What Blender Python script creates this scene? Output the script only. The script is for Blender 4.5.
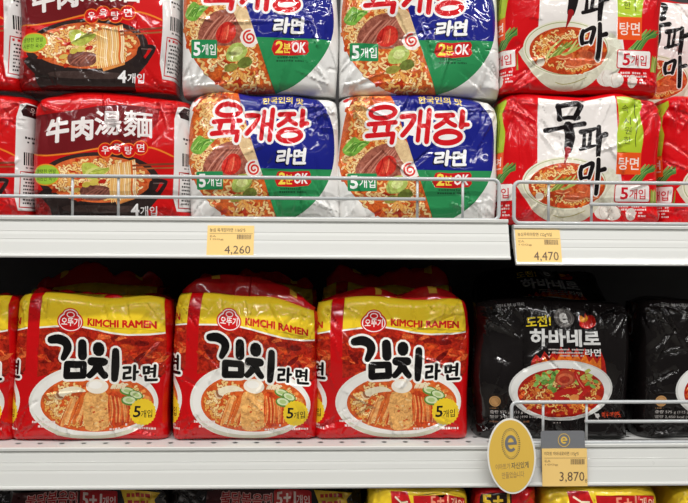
import bpy, math, random
import numpy as np
from mathutils import Vector, Matrix
from mathutils.geometry import delaunay_2d_cdt

PI = math.pi
scene = bpy.context.scene
COL = scene.collection
for o in list(bpy.data.objects):
    bpy.data.objects.remove(o)

# ------------------------------------------------------------------ camera
IW, IH, FPX = 688, 503, 724.0
YF = 0.035                                  # plane of the pack fronts
ZC = 1.25                                   # eye height
YAW, ROLL = math.radians(2.0), math.radians(0.3)
RCAM = Matrix.Rotation(-YAW, 3, 'Z') @ Matrix.Rotation(PI / 2, 3, 'X') @ Matrix.Rotation(ROLL, 3, 'Z')
CAM = Vector((0, YF, ZC)) - (RCAM @ Vector((0, 0, -1))) * 1.0
cd = bpy.data.cameras.new('camera')
cd.sensor_width = 36.0
cd.lens = FPX / IW * 36.0
cd.clip_start = 0.02
cam = bpy.data.objects.new('camera', cd)
COL.objects.link(cam)
cam.matrix_world = Matrix.Translation(CAM) @ RCAM.to_4x4()
scene.camera = cam


def at(px, py, Y):
    """photo pixel -> point on the vertical plane at depth Y"""
    d = RCAM @ Vector(((px - IW / 2) / FPX, -(py - IH / 2) / FPX, -1))
    k = (Y - CAM.y) / d.y
    return CAM + d * k


# ------------------------------------------------------------------ light
w = bpy.data.worlds.new('store_air')
scene.world = w
w.use_nodes = True
bg = w.node_tree.nodes['Background']
bg.inputs[0].default_value = (1.0, 0.97, 0.93, 1)
bg.inputs[1].default_value = 0.07


def area(name, loc, rot, sx, sy, power, col=(1, 0.98, 0.95)):
    l = bpy.data.lights.new(name, 'AREA')
    l.shape = 'RECTANGLE'
    l.size, l.size_y, l.energy, l.color = sx, sy, power, col
    o = bpy.data.objects.new(name, l)
    COL.objects.link(o)
    o.location, o.rotation_euler = loc, rot
    return o


for k, (yy, pw) in enumerate(((-0.85, 46), (-1.9, 54), (-3.1, 26), (-4.6, 10))):
    area('ceiling_tube_light', (0.2, yy, 2.95), (0, 0, 0), 4.6, 0.07, pw)
scene.view_settings.view_transform = 'Standard'
scene.view_settings.look = 'None'
scene.view_settings.gamma = 1.0
scene.view_settings.use_curve_mapping = False
scene.view_settings.exposure = 0.22


# ------------------------------------------------------------------ materials
def lin(c):
    return tuple(((v / 255) / 12.92 if v / 255 <= 0.04045 else ((v / 255 + 0.055) / 1.055) ** 2.4) for v in c[:3])


def pmat(name, col, rough=0.4, metal=0.0, coat=0.0, bump=None):
    m = bpy.data.materials.new(name)
    m.use_nodes = True
    nt = m.node_tree
    b = nt.nodes['Principled BSDF']
    b.inputs['Base Color'].default_value = (*lin(col), 1)
    b.inputs['Roughness'].default_value = rough
    b.inputs['Metallic'].default_value = metal
    b.inputs['Coat Weight'].default_value = coat
    tc = nt.nodes.new('ShaderNodeTexCoord')
    n = nt.nodes.new('ShaderNodeTexNoise')
    sc, amt = bump or (40, 0.03)
    n.inputs['Scale'].default_value = sc
    n.inputs['Detail'].default_value = 3
    nt.links.new(tc.outputs['Object'], n.inputs['Vector'])
    hs = nt.nodes.new('ShaderNodeMapRange')
    hs.inputs[3].default_value = max(0.0, rough - 0.06)
    hs.inputs[4].default_value = min(1.0, rough + 0.06)
    nt.links.new(n.outputs['Fac'], hs.inputs[0])
    nt.links.new(hs.outputs[0], b.inputs['Roughness'])
    bp = nt.nodes.new('ShaderNodeBump')
    bp.inputs['Strength'].default_value = amt
    bp.inputs['Distance'].default_value = 0.002
    nt.links.new(n.outputs['Fac'], bp.inputs['Height'])
    nt.links.new(bp.outputs[0], b.inputs['Normal'])
    return m


def film_mat(name, base_rough, crinkle):
    """printed plastic film: print colour from the mesh, clear glossy coat, fine crinkles"""
    m = bpy.data.materials.new(name)
    m.use_nodes = True
    nt = m.node_tree
    L = nt.links.new
    b = nt.nodes['Principled BSDF']
    at_ = nt.nodes.new('ShaderNodeAttribute'); at_.attribute_name = 'print'
    uv = nt.nodes.new('ShaderNodeAttribute'); uv.attribute_name = 'film'
    n1 = nt.nodes.new('ShaderNodeTexNoise')
    n1.inputs['Scale'].default_value = 170; n1.inputs['Detail'].default_value = 5; n1.inputs['Roughness'].default_value = 0.65
    n1.inputs['Distortion'].default_value = 0.8
    L(uv.outputs['Vector'], n1.inputs['Vector'])
    rp = nt.nodes.new('ShaderNodeMapRange'); rp.inputs[1].default_value = 0.36; rp.inputs[2].default_value = 0.64
    L(n1.outputs['Fac'], rp.inputs[0])
    dk = nt.nodes.new('ShaderNodeMix'); dk.data_type = 'RGBA'; dk.blend_type = 'MULTIPLY'; dk.inputs[0].default_value = 1
    dk.inputs[7].default_value = (0.32, 0.25, 0.25, 1); L(at_.outputs['Color'], dk.inputs[6])
    lt = nt.nodes.new('ShaderNodeMix'); lt.data_type = 'RGBA'; lt.blend_type = 'MULTIPLY'; lt.inputs[0].default_value = 1
    lt.inputs[7].default_value = (1.5, 2.0, 2.1, 1); L(at_.outputs['Color'], lt.inputs[6])
    mx = nt.nodes.new('ShaderNodeMix'); mx.data_type = 'RGBA'
    L(rp.outputs[0], mx.inputs[0]); L(dk.outputs[2], mx.inputs[6]); L(lt.outputs[2], mx.inputs[7])
    fx = nt.nodes.new('ShaderNodeMix'); fx.data_type = 'RGBA'
    L(at_.outputs['Alpha'], fx.inputs[0]); L(at_.outputs['Color'], fx.inputs[6]); L(mx.outputs[2], fx.inputs[7])
    L(fx.outputs[2], b.inputs['Base Color'])
    b.inputs['Roughness'].default_value = base_rough
    b.inputs['Specular IOR Level'].default_value = 0.06
    b.inputs['Coat Weight'].default_value = 1.0
    b.inputs['Coat Roughness'].default_value = 0.045
    # crinkles: warped cells (folded facets) and a finer noise
    n2 = nt.nodes.new('ShaderNodeTexNoise'); n2.inputs['Scale'].default_value = 18; n2.inputs['Detail'].default_value = 2
    L(uv.outputs['Vector'], n2.inputs['Vector'])
    sb = nt.nodes.new('ShaderNodeVectorMath'); sb.operation = 'SCALE'; sb.inputs['Scale'].default_value = 0.03
    L(n2.outputs['Color'], sb.inputs[0])
    ad = nt.nodes.new('ShaderNodeVectorMath'); ad.operation = 'ADD'
    L(uv.outputs['Vector'], ad.inputs[0]); L(sb.outputs[0], ad.inputs[1])
    vo = nt.nodes.new('ShaderNodeTexVoronoi'); vo.feature = 'F1'; vo.inputs['Scale'].default_value = 15
    L(ad.outputs[0], vo.inputs['Vector'])
    n3 = nt.nodes.new('ShaderNodeTexNoise'); n3.inputs['Scale'].default_value = 22; n3.inputs['Detail'].default_value = 1
    n3.inputs['Distortion'].default_value = 1.5
    L(uv.outputs['Vector'], n3.inputs['Vector'])
    ab = nt.nodes.new('ShaderNodeMath'); ab.operation = 'SUBTRACT'; ab.inputs[1].default_value = 0.5
    L(n3.outputs['Fac'], ab.inputs[0])
    ab2 = nt.nodes.new('ShaderNodeMath'); ab2.operation = 'ABSOLUTE'; L(ab.outputs[0], ab2.inputs[0])
    sm = nt.nodes.new('ShaderNodeMath'); sm.operation = 'MULTIPLY_ADD'; sm.inputs[1].default_value = -0.9
    L(ab2.outputs[0], sm.inputs[0]); L(vo.outputs['Distance'], sm.inputs[2])
    bp = nt.nodes.new('ShaderNodeBump'); bp.inputs['Strength'].default_value = crinkle; bp.inputs['Distance'].default_value = 0.006
    L(sm.outputs[0], bp.inputs['Height'])
    L(bp.outputs[0], b.inputs['Coat Normal'])
    bp2 = nt.nodes.new('ShaderNodeBump'); bp2.inputs['Strength'].default_value = crinkle * 0.6; bp2.inputs['Distance'].default_value = 0.006
    L(sm.outputs[0], bp2.inputs['Height'])
    L(bp2.outputs[0], b.inputs['Normal'])
    return m


FILM = film_mat('printed_film', 0.4, 0.22)
M_RAIL = pmat('rail_white', (214, 215, 211), 0.3, 0, 0.3, (25, 0.02))
M_DECK = pmat('deck_enamel', (205, 205, 203), 0.38)
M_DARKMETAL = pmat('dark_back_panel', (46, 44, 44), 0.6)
M_WIRE = pmat('wire_grey', (196, 200, 201), 0.3, 0.0, 0.3)
M_TAG = pmat('tag_yellow', (246, 208, 128), 0.5)
M_TAGY = pmat('card_yellow', (232, 192, 84), 0.4)
M_WHITE = pmat('card_white', (240, 240, 236), 0.4)
M_GREY = pmat('card_grey', (118, 120, 124), 0.4)
M_INK = pmat('ink_brown', (100, 80, 64), 0.6)
M_INKL = pmat('ink_light', (170, 140, 92), 0.6)
M_INKG = pmat('ink_grey', (120, 108, 84), 0.6)
M_FLOOR = pmat('floor_tile', (134, 130, 124), 0.3)


# ------------------------------------------------------------------ object helpers
def link(o, parent=None):
    COL.objects.link(o)
    if parent is not None:
        o.parent = parent
    return o


def tag(o, label, cat, group=None, kind=None):
    o['label'] = label
    o['category'] = cat
    if group:
        o['group'] = group
    if kind:
        o['kind'] = kind
    return o


def empty(name, loc, rot=(0, 0, 0)):
    e = bpy.data.objects.new(name, None)
    e.empty_display_size = 0.02
    link(e)
    e.location, e.rotation_euler = loc, rot
    return e


def mesh_obj(name, verts, faces, mat, parent=None, smooth=False):
    me = bpy.data.meshes.new(name)
    me.from_pydata([tuple(v) for v in verts], [], faces)
    me.update()
    if smooth:
        me.shade_smooth()
    me.materials.append(mat)
    return link(bpy.data.objects.new(name, me), parent)


def box_vf(x0, x1, y0, y1, z0, z1):
    v = [(x, y, z) for z in (z0, z1) for y in (y0, y1) for x in (x0, x1)]
    f = [(0, 2, 3, 1), (4, 5, 7, 6), (0, 1, 5, 4), (1, 3, 7, 5), (3, 2, 6, 7), (2, 0, 4, 6)]
    return v, f


def extrude_profile(name, prof, x0, x1, mat, parent=None, dz=0.0):
    """closed (y,z) profile run along x, end caps included; dz = rise at x1"""
    n = len(prof)
    v = [(x0, y, z) for y, z in prof] + [(x1, y, z + dz) for y, z in prof]
    f = [(i, (i + 1) % n, n + (i + 1) % n, n + i) for i in range(n)]
    f += [tuple(range(n))[::-1], tuple(range(n, 2 * n))]
    return mesh_obj(name, v, f, mat, parent)


def tube(name, pts, r, mat, parent=None, seg=8):
    pts = [Vector(p) for p in pts]
    v, f = [], []
    for i, p in enumerate(pts):
        a = pts[max(0, i - 1)]
        b = pts[min(len(pts) - 1, i + 1)]
        t = (b - a).normalized()
        up = Vector((0, 1, 0)) if abs(t.y) < 0.9 else Vector((1, 0, 0))
        e1 = t.cross(up).normalized()
        e2 = t.cross(e1).normalized()
        for k in range(seg):
            an = 2 * PI * k / seg
            v.append(p + e1 * (r * math.cos(an)) + e2 * (r * math.sin(an)))
        if i:
            q = (i - 1) * seg
            for k in range(seg):
                f.append((q + k, q + (k + 1) % seg, q + seg + (k + 1) % seg, q + seg + k))
    f.append(tuple(range(seg))[::-1])
    q = (len(pts) - 1) * seg
    f.append(tuple(q + k for k in range(seg)))
    return mesh_obj(name, v, f, mat, parent, True)


_TXT = {}


def text_data(s, bold=0.0):
    """filled outline of a string: vertices, faces, outline edges; unit box"""
    key = (s, bold)
    if key in _TXT:
        return _TXT[key]
    c = bpy.data.curves.new('lettering', 'FONT')
    c.body = s
    c.resolution_u = 2
    c.offset = bold
    o = bpy.data.objects.new('lettering', c)
    COL.objects.link(o)
    ev = o.evaluated_get(bpy.context.evaluated_depsgraph_get())
    me = ev.to_mesh()
    co = np.array([(v.co.x, v.co.y) for v in me.vertices], float)
    faces = [tuple(p.vertices) for p in me.polygons]
    ev.to_mesh_clear()
    bpy.data.objects.remove(o)
    bpy.data.curves.remove(c)
    cnt = {}
    for fc in faces:
        for i in range(len(fc)):
            a, b = fc[i], fc[(i + 1) % len(fc)]
            k = (min(a, b), max(a, b))
            cnt[k] = cnt.get(k, 0) + 1
    ed = np.array([k for k, n in cnt.items() if n == 1], int).reshape(-1, 2)
    lo, hi = co.min(0), co.max(0)
    co = (co - lo) / np.maximum(hi - lo, 1e-6)
    asp = (hi[0] - lo[0]) / max(hi[1] - lo[1], 1e-6)
    _TXT[key] = (co, faces, ed, asp)
    return _TXT[key]


def flat_text(name, s, x0, x1, z0, z1, y, mat, parent, bold=0.0):
    co, faces, ed, asp = text_data(s, bold)
    v = [(x0 + (x1 - x0) * c[0], y, z0 + (z1 - z0) * c[1]) for c in co]
    return mesh_obj(name, v, [f for f in faces], mat, parent)


# ------------------------------------------------------------------ printed artwork
class Art:
    """coloured shapes in photo-pixel units (y down) that become flush pieces of one film sheet"""

    def __init__(s, xL, xR, yT, yB, base, r=10, rt=10, rb=8, gl=12, gr=12, gt=10, gb=4, depth=0.12, seed=1):
        s.xL, s.xR, s.yT, s.yB, s.base = xL, xR, yT, yB, base
        s.r, s.rt, s.rb, s.depth = r, rt, rb, depth
        k = PI / 2 - 1
        s.X0, s.X1 = xL - k * r - gl, xR + k * r + gr
        s.Y0, s.Y1 = yT - k * rt - gt, yB + k * rb + gb
        s.sh = []
        s.rng = random.Random(seed)
        s.names = ['wrapper']

    def add(s, P, E, col, grp, mot=0.0):
        P = np.array(P, float)
        P[:, 0] = np.clip(P[:, 0], s.X0, s.X1)
        P[:, 1] = np.clip(P[:, 1], s.Y0, s.Y1)
        if grp not in s.names:
            s.names.append(grp)
        s.sh.append((P, np.array(E, int), (*lin(col), mot), grp))

    def poly(s, pts, col, grp, mot=0.0, sm=0):
        if sm:
            pts = smooth_closed(pts, sm)
        n = len(pts)
        s.add(pts, [(i, (i + 1) % n) for i in range(n)], col, grp, mot)

    def rect(s, x0, y0, x1, y1, col, grp, mot=0.0, rad=0):
        if rad <= 0:
            return s.poly([(x0, y0), (x1, y0), (x1, y1), (x0, y1)], col, grp, mot)
        p = []
        for cx, cy, a in ((x1 - rad, y0 + rad, -90), (x1 - rad, y1 - rad, 0), (x0 + rad, y1 - rad, 90), (x0 + rad, y0 + rad, 180)):
            for k in range(4):
                t = math.radians(a + 30 * k)
                p.append((cx + rad * math.cos(t), cy + rad * math.sin(t)))
        s.poly(p, col, grp, mot)

    def ell(s, cx, cy, rx, ry, col, grp, mot=0.0, n=0, rot=0, wob=0.0):
        n = n or max(8, int(5 + 1.4 * math.sqrt(rx * ry) * 1.6))
        n = min(n, 56)
        c, d = math.cos(math.radians(rot)), math.sin(math.radians(rot))
        p = []
        for i in range(n):
            t = 2 * PI * i / n
            q = 1 + (s.rng.uniform(-wob, wob) if wob else 0)
            x, y = rx * q * math.cos(t), ry * q * math.sin(t)
            p.append((cx + c * x - d * y, cy + d * x + c * y))
        s.poly(p, col, grp, mot)

    def ring(s, cx, cy, rx, ry, w_, col, grp, n=28, rot=0):
        P, E = [], []
        c, d = math.cos(math.radians(rot)), math.sin(math.radians(rot))
        for a, b in ((rx + w_ / 2, ry + w_ / 2), (rx - w_ / 2, ry - w_ / 2)):
            q = len(P)
            for i in range(n):
                t = 2 * PI * i / n
                x, y = a * math.cos(t), b * math.sin(t)
                P.append((cx + c * x - d * y, cy + d * x + c * y))
                E.append((q + i, q + (i + 1) % n))
        s.add(P, E, col, grp)

    def stroke(s, pts, w_, col, grp, sm=0):
        """brush stroke; w_ one width or one per point"""
        ws = w_ if isinstance(w_, (list, tuple)) else [w_] * len(pts)
        P = [(x, y, q) for (x, y), q in zip(pts, ws)]
        if sm:
            P = smooth_open(P, sm)
        for (x0, y0, a), (x1, y1, b) in zip(P, P[1:]):
            an = math.atan2(y1 - y0, x1 - x0)
            p = []
            for k in range(6):
                t = an + PI / 2 + PI * k / 5
                p.append((x0 + a / 2 * math.cos(t), y0 + a / 2 * math.sin(t)))
            for k in range(6):
                t = an - PI / 2 + PI * k / 5
                p.append((x1 + b / 2 * math.cos(t), y1 + b / 2 * math.sin(t)))
            s.poly(p, col, grp)

    def ribbon(s, pts, w_, col, grp, sm=3, mot=0.0):
        P = smooth_open([(x, y, 0) for x, y in pts], sm)
        lft, rgt = [], []
        for i, (x, y, _) in enumerate(P):
            a, b = P[max(0, i - 1)], P[min(len(P) - 1, i + 1)]
            dx, dy = b[0] - a[0], b[1] - a[1]
            l = math.hypot(dx, dy) or 1
            q = w_ / 2 * (0.6 if i in (0, len(P) - 1) else 1)
            lft.append((x - dy / l * q, y + dx / l * q))
            rgt.append((x + dy / l * q, y - dx / l * q))
        s.poly(lft + rgt[::-1], col, grp, mot)

    def text(s, t, x0, x1, y0, y1, col, grp, bold=0.0, rise=0.0, ital=0.0, fat=0.0):
        """rise: pixels the right end sits lower; ital: pixels the top leans right"""
        co, faces, ed, asp = text_data(t, bold)
        P = np.empty_like(co)
        P[:, 0] = x0 + (x1 - x0) * co[:, 0] + ital * co[:, 1]
        P[:, 1] = y1 - (y1 - y0) * co[:, 1] + rise * co[:, 0]
        s.add(P, ed, col, grp)
        if fat:
            h = fat / 2
            for i, j in ed:
                (ax, ay), (bx, by) = P[i], P[j]
                l = math.hypot(bx - ax, by - ay)
                if l < 1e-4:
                    continue
                ux, uy = (bx - ax) / l * h, (by - ay) / l * h
                s.poly([(ax - ux * .9 - uy * .5, ay - uy * .9 + ux * .5), (ax - uy, ay + ux), (bx - uy, by + ux), (bx + ux * .9 - uy * .5, by + uy * .9 + ux * .5),
                        (bx + ux * .9 + uy * .5, by + uy * .9 - ux * .5), (bx + uy, by - ux), (ax + uy, ay - ux), (ax - ux * .9 + uy * .5, ay - uy * .9 - ux * .5)], col, grp)

    def noodles(s, inside, bbox, n, cols, grp, L=9, wd=2.0, vert=False):
        g = s.rng
        k = 0
        tries = 0
        while k < n and tries < n * 40:
            tries += 1
            x, y = g.uniform(bbox[0], bbox[2]), g.uniform(bbox[1], bbox[3])
            if not inside(x, y):
                continue
            a = g.uniform(0, 2 * PI)
            st = L / 2.6 * g.uniform(0.8, 1.25)
            curl = g.choice((-1, 1)) * g.uniform(0.55, 0.95)
            bend = g.uniform(-0.25, 0.25)
            pts = [(x, y)]
            for j in range(g.choice((3, 4, 5))):
                a += bend
                a2 = a + curl * (1 if j % 2 else -1)
                x, y = x + st * math.cos(a2), y + st * math.sin(a2) * 0.85
                pts.append((x, y))
            if not all(inside(*p) for p in pts):
                continue
            q = wd * g.uniform(0.8, 1.15)
            s.ribbon(pts, q + 0.8, g.choice(((176, 72, 26), (196, 92, 36), (160, 54, 20))), grp, 3)
            s.ribbon(pts, q, g.choice(cols), grp, 3)
            k += 1

    def blobs(s, inside, bbox, n, cols, grp, r0, r1, mot=0.3, asp=1.7):
        g = s.rng
        k = 0
        tries = 0
        while k < n and tries < n * 12:
            tries += 1
            x, y = g.uniform(bbox[0], bbox[2]), g.uniform(bbox[1], bbox[3])
            if not inside(x, y):
                continue
            r = g.uniform(r0, r1)
            s.ell(x, y, r * asp, r, g.choice(cols), grp, mot, n=9, rot=g.uniform(-50, 50), wob=0.22)
            k += 1

    def small_print(s, x0, x1, y, h, col, grp='small_print', n=None):
        """an illegible line of tiny print"""
        x = x0
        while x < x1:
            w_ = s.rng.uniform(0.6, 1.5) * h
            if s.rng.random() < 0.85:
                s.rect(x, y + s.rng.uniform(0, .25) * h, min(x + w_ * 0.75, x1), y + h, col, grp)
            x += w_

    def wrap(s, src0, src1, shift):
        """repeat the print between x=src0 and src1, moved by shift (the film runs on round the side)"""
        new = []
        for P, E, c, grp in s.sh:
            if P[:, 0].max() < src0 or P[:, 0].min() > src1:
                continue
            Q = P.copy()
            Q[:, 0] = np.clip(np.clip(Q[:, 0], src0, src1) + shift, s.X0, s.X1)
            key = grp.partition('#')[0] + '#side'
            if key not in s.names:
                s.names.append(key)
            new.append((Q, E, c, key))
        s.sh += new

    def compile(s, step=1.55):
        nx, ny = int((s.X1 - s.X0) / step), int((s.Y1 - s.Y0) / step)
        gx, gy = np.linspace(s.X0, s.X1, nx), np.linspace(s.Y0, s.Y1, ny)
        rg = np.random.RandomState(5)
        V = []
        for j, y in enumerate(gy):
            for i, x in enumerate(gx):
                jx = 0 if i in (0, nx - 1) or j in (0, ny - 1) else rg.uniform(-.25, .25) * step
                jy = 0 if i in (0, nx - 1) or j in (0, ny - 1) else rg.uniform(-.25, .25) * step
                V.append(Vector((x + jx, y + jy)))
        E = []
        for P, ed, c, g in s.sh:
            q = len(V)
            V += [Vector((a, b)) for a, b in P]
            E += [(q + int(a), q + int(b)) for a, b in ed if abs(P[a] - P[b]).sum() > 1e-6]
        res = delaunay_2d_cdt(V, E, [], 0, 0.02, False)
        v2 = np.array([(p.x, p.y) for p in res[0]])
        tri = np.array([f for f in res[2] if len(f) == 3], int)
        # make every triangle face the viewer (y is down in v2)
        a, b, c = v2[tri[:, 0]], v2[tri[:, 1]], v2[tri[:, 2]]
        cr = (b[:, 0] - a[:, 0]) * (c[:, 1] - a[:, 1]) - (b[:, 1] - a[:, 1]) * (c[:, 0] - a[:, 0])
        tri = tri[abs(cr) > 1e-7]
        cr = cr[abs(cr) > 1e-7]
        flip = cr > 0
        tri[flip] = tri[flip][:, ::-1]
        cen = (v2[tri[:, 0]] + v2[tri[:, 1]] + v2[tri[:, 2]]) / 3
        colr = np.tile(np.array((*lin(s.base), 0.0)), (len(tri), 1))
        gid = np.zeros(len(tri), int)
        order = np.argsort(cen[:, 1])
        cys = cen[order, 1]
        for P, ed, c, g in s.sh:
            lo, hi = P.min(0), P.max(0)
            i0, i1 = np.searchsorted(cys, lo[1]), np.searchsorted(cys, hi[1], 'right')
            idx = order[i0:i1]
            idx = idx[(cen[idx, 0] >= lo[0]) & (cen[idx, 0] <= hi[0])]
            if len(idx) == 0:
                continue
            A, B = P[ed[:, 0]], P[ed[:, 1]]
            px, py = cen[idx, 0][:, None], cen[idx, 1][:, None]
            with np.errstate(divide='ignore', invalid='ignore'):
                cross = ((A[None, :, 1] > py) != (B[None, :, 1] > py)) & \
                    (px < (B[None, :, 0] - A[None, :, 0]) * (py - A[None, :, 1]) / (B[None, :, 1] - A[None, :, 1]) + A[None, :, 0])
            ins = (cross.sum(1) % 2) == 1
            colr[idx[ins]] = c
            gid[idx[ins]] = s.names.index(g)
        s.v2, s.tri, s.colr, s.gid = v2, tri, colr, gid
        eps = 1e-3
        rim = []
        for m_, ax, rev in (((v2[:, 1] < s.Y0 + eps), 0, False), ((v2[:, 0] > s.X1 - eps), 1, False),
                            ((v2[:, 1] > s.Y1 - eps), 0, True), ((v2[:, 0] < s.X0 + eps), 1, True)):
            ids = np.nonzero(m_)[0]
            ids = ids[np.argsort(v2[ids, ax])]
            if rev:
                ids = ids[::-1]
            rim += [i for i in ids if i not in rim[-1:]]
        if rim[0] == rim[-1]:
            rim = rim[:-1]
        s.rim = rim
        return s


def smooth_open(P, k):
    P = [tuple(p) for p in P]
    out = []
    for i in range(len(P) - 1):
        p0, p1, p2, p3 = P[max(0, i - 1)], P[i], P[i + 1], P[min(len(P) - 1, i + 2)]
        for j in range(k):
            t = j / k
            out.append(tuple(0.5 * (2 * b + (c - a) * t + (2 * a - 5 * b + 4 * c - d) * t * t + (3 * b - a - 3 * c + d) * t ** 3)
                             for a, b, c, d in zip(p0, p1, p2, p3)))
    out.append(P[-1])
    return out


def smooth_closed(P, k):
    n = len(P)
    out = []
    for i in range(n):
        p0, p1, p2, p3 = P[i - 1], P[i], P[(i + 1) % n], P[(i + 2) % n]
        for j in range(k):
            t = j / k
            out.append(tuple(0.5 * (2 * b + (c - a) * t + (2 * a - 5 * b + 4 * c - d) * t * t + (3 * b - a - 3 * c + d) * t ** 3)
                             for a, b, c, d in zip(p0, p1, p2, p3)))
    return out


PPM = FPX                                    # pixels per metre on the plane YF


class Wave:
    """smooth random field"""

    def __init__(s, rg, n, f0, f1):
        a = rg.uniform(0, 2 * PI, n)
        f = rg.uniform(f0, f1, n)
        s.kx, s.ky, s.ph = np.cos(a) * f, np.sin(a) * f, rg.uniform(0, 2 * PI, n)
        s.n = n

    def __call__(s, x, y):
        o = 0
        for a, b, c in zip(s.kx, s.ky, s.ph):
            o = o + np.sin(a * x + b * y + c)
        return o / math.sqrt(s.n)


def make_surface(A, seed, shear=0.0, bulge=0.011, crease=1.0, ncrease=78, topsag=0.0038, corner=0.0065, lean=0.0, xlean=0.0):
    rg = np.random.RandomState(seed)
    W, H = (A.xR - A.xL) / PPM, (A.yB - A.yT) / PPM
    xc = (A.xL + A.xR) / 2
    w1, w2, w3 = Wave(rg, 5, 15, 60), Wave(rg, 5, 15, 60), Wave(rg, 6, 40, 120)
    wt = Wave(rg, 4, 20, 90)
    cs = []
    for i in range(ncrease):
        side = rg.randint(0, 10)
        if side < 5:                                        # from a corner inwards
            cx, cz = rg.choice((-1, 1)) * W * 0.47, rg.choice((0.04, 0.96, 0.96)) * H
            an = math.atan2(H / 2 - cz, -cx) + rg.uniform(-0.75, 0.75)
            x0, z0 = cx + rg.uniform(-.015, .015), cz + rg.uniform(-.015, .015)
        elif side < 8:                                      # from the top or bottom edge
            x0, z0 = rg.uniform(-.45, .45) * W, rg.choice((0.98, 0.98, 0.02)) * H
            an = (-PI / 2 if z0 > H / 2 else PI / 2) + rg.uniform(-0.7, 0.7)
        else:
            x0, z0 = rg.uniform(-.45, .45) * W, rg.uniform(.1, .9) * H
            an = rg.uniform(0, 2 * PI)
        cs.append((x0, z0, math.cos(an), math.sin(an), rg.uniform(.02, .075), rg.uniform(.0009, .0026), rg.uniform(.003, .010),
                   rg.choice((-1, 1)) * rg.uniform(.0006, .0026) * crease))

    def arc(u, lo, hi, r0, r1):
        """unrolled pixel -> (projected pixel, pixels back)"""
        out, bk = u.copy(), np.zeros_like(u)
        m = u < lo + r0
        a = (lo + r0 - u[m])
        t = np.minimum(a / r0, PI / 2)
        out[m] = lo + r0 - r0 * np.sin(t)
        bk[m] = r0 * (1 - np.cos(t)) + np.maximum(0, a - r0 * PI / 2)
        m = u > hi - r1
        a = (u[m] - hi + r1)
        t = np.minimum(a / r1, PI / 2)
        out[m] = hi - r1 + r1 * np.sin(t)
        bk[m] = r1 * (1 - np.cos(t)) + np.maximum(0, a - r1 * PI / 2)
        return out, bk

    def S(u, v):
        X, bx = arc(u, A.xL, A.xR, A.r, A.r)
        V, bz = arc(v, A.yT, A.yB, A.rt, A.rb)
        x, z = (X - xc) / PPM, (A.yB - V) / PPM
        y = (bx + bz) / PPM
        xn, zn = np.clip(2 * x / W, -1, 1), np.clip(2 * z / H - 1, -1, 1)
        y = y - bulge * np.sqrt(np.maximum(0, (1 - xn ** 2) * (1 - zn ** 2)))
        y = y + 0.0030 * w1(x, z) + 0.0008 * w3(x, z)
        for x0, z0, c, s_, L, wa, wb, am in cs:
            l = (x - x0) * c + (z - z0) * s_
            d = -(x - x0) * s_ + (z - z0) * c
            q = np.where(d > 0, d / wa, -d / wb)
            m = np.clip(1 - q, 0, 1) * np.clip(np.minimum(l / 0.006, (L - l) / (0.6 * L)), 0, 1)
            y = y + am * m
        g = np.clip(z / H, 0, 1)
        up = g * g * (3 - 2 * g)
        x = x + 0.0022 * w2(z, x) * np.clip(abs(xn), 0, 1)
        x = x * (1 - 0.5 * corner / W * 2 * (np.where(zn > 0, 1.0, 0.2) * abs(zn) ** 4))
        z = z + topsag * wt(x, 0 * x) * g ** 5 - corner * abs(xn) ** 5 * g ** 4 - shear * x * np.minimum(1, 1.6 * up)
        y = y + lean * z
        x = x + xlean * (z - 0.5 * H) * np.where(x < 0, 1.0, 0.35)
        return x, y, z
    return S


def col_mesh(name, co, tri, colr, nrm, film, parent, mat=None):
    me = bpy.data.meshes.new(name)
    nt_ = len(tri)
    me.vertices.add(len(co))
    me.vertices.foreach_set('co', co.astype(np.float32).ravel())
    me.loops.add(nt_ * 3)
    me.loops.foreach_set('vertex_index', tri.astype(np.int32).ravel())
    me.polygons.add(nt_)
    me.polygons.foreach_set('loop_start', np.arange(0, nt_ * 3, 3, dtype=np.int32))
    me.polygons.foreach_set('loop_total', np.full(nt_, 3, np.int32))
    me.update(calc_edges=True)
    me.shade_smooth()
    at_ = me.attributes.new('print', 'FLOAT_COLOR', 'CORNER')
    at_.data.foreach_set('color', np.repeat(colr, 3, 0).astype(np.float32).ravel())
    fa = me.attributes.new('film', 'FLOAT_VECTOR', 'POINT')
    fa.data.foreach_set('vector', film.astype(np.float32).ravel())
    if nrm is not None:
        me.normals_split_custom_set_from_vertices([tuple(n) for n in nrm])
    me.materials.append(mat or FILM)
    return link(bpy.data.objects.new(name, me), parent)


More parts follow.
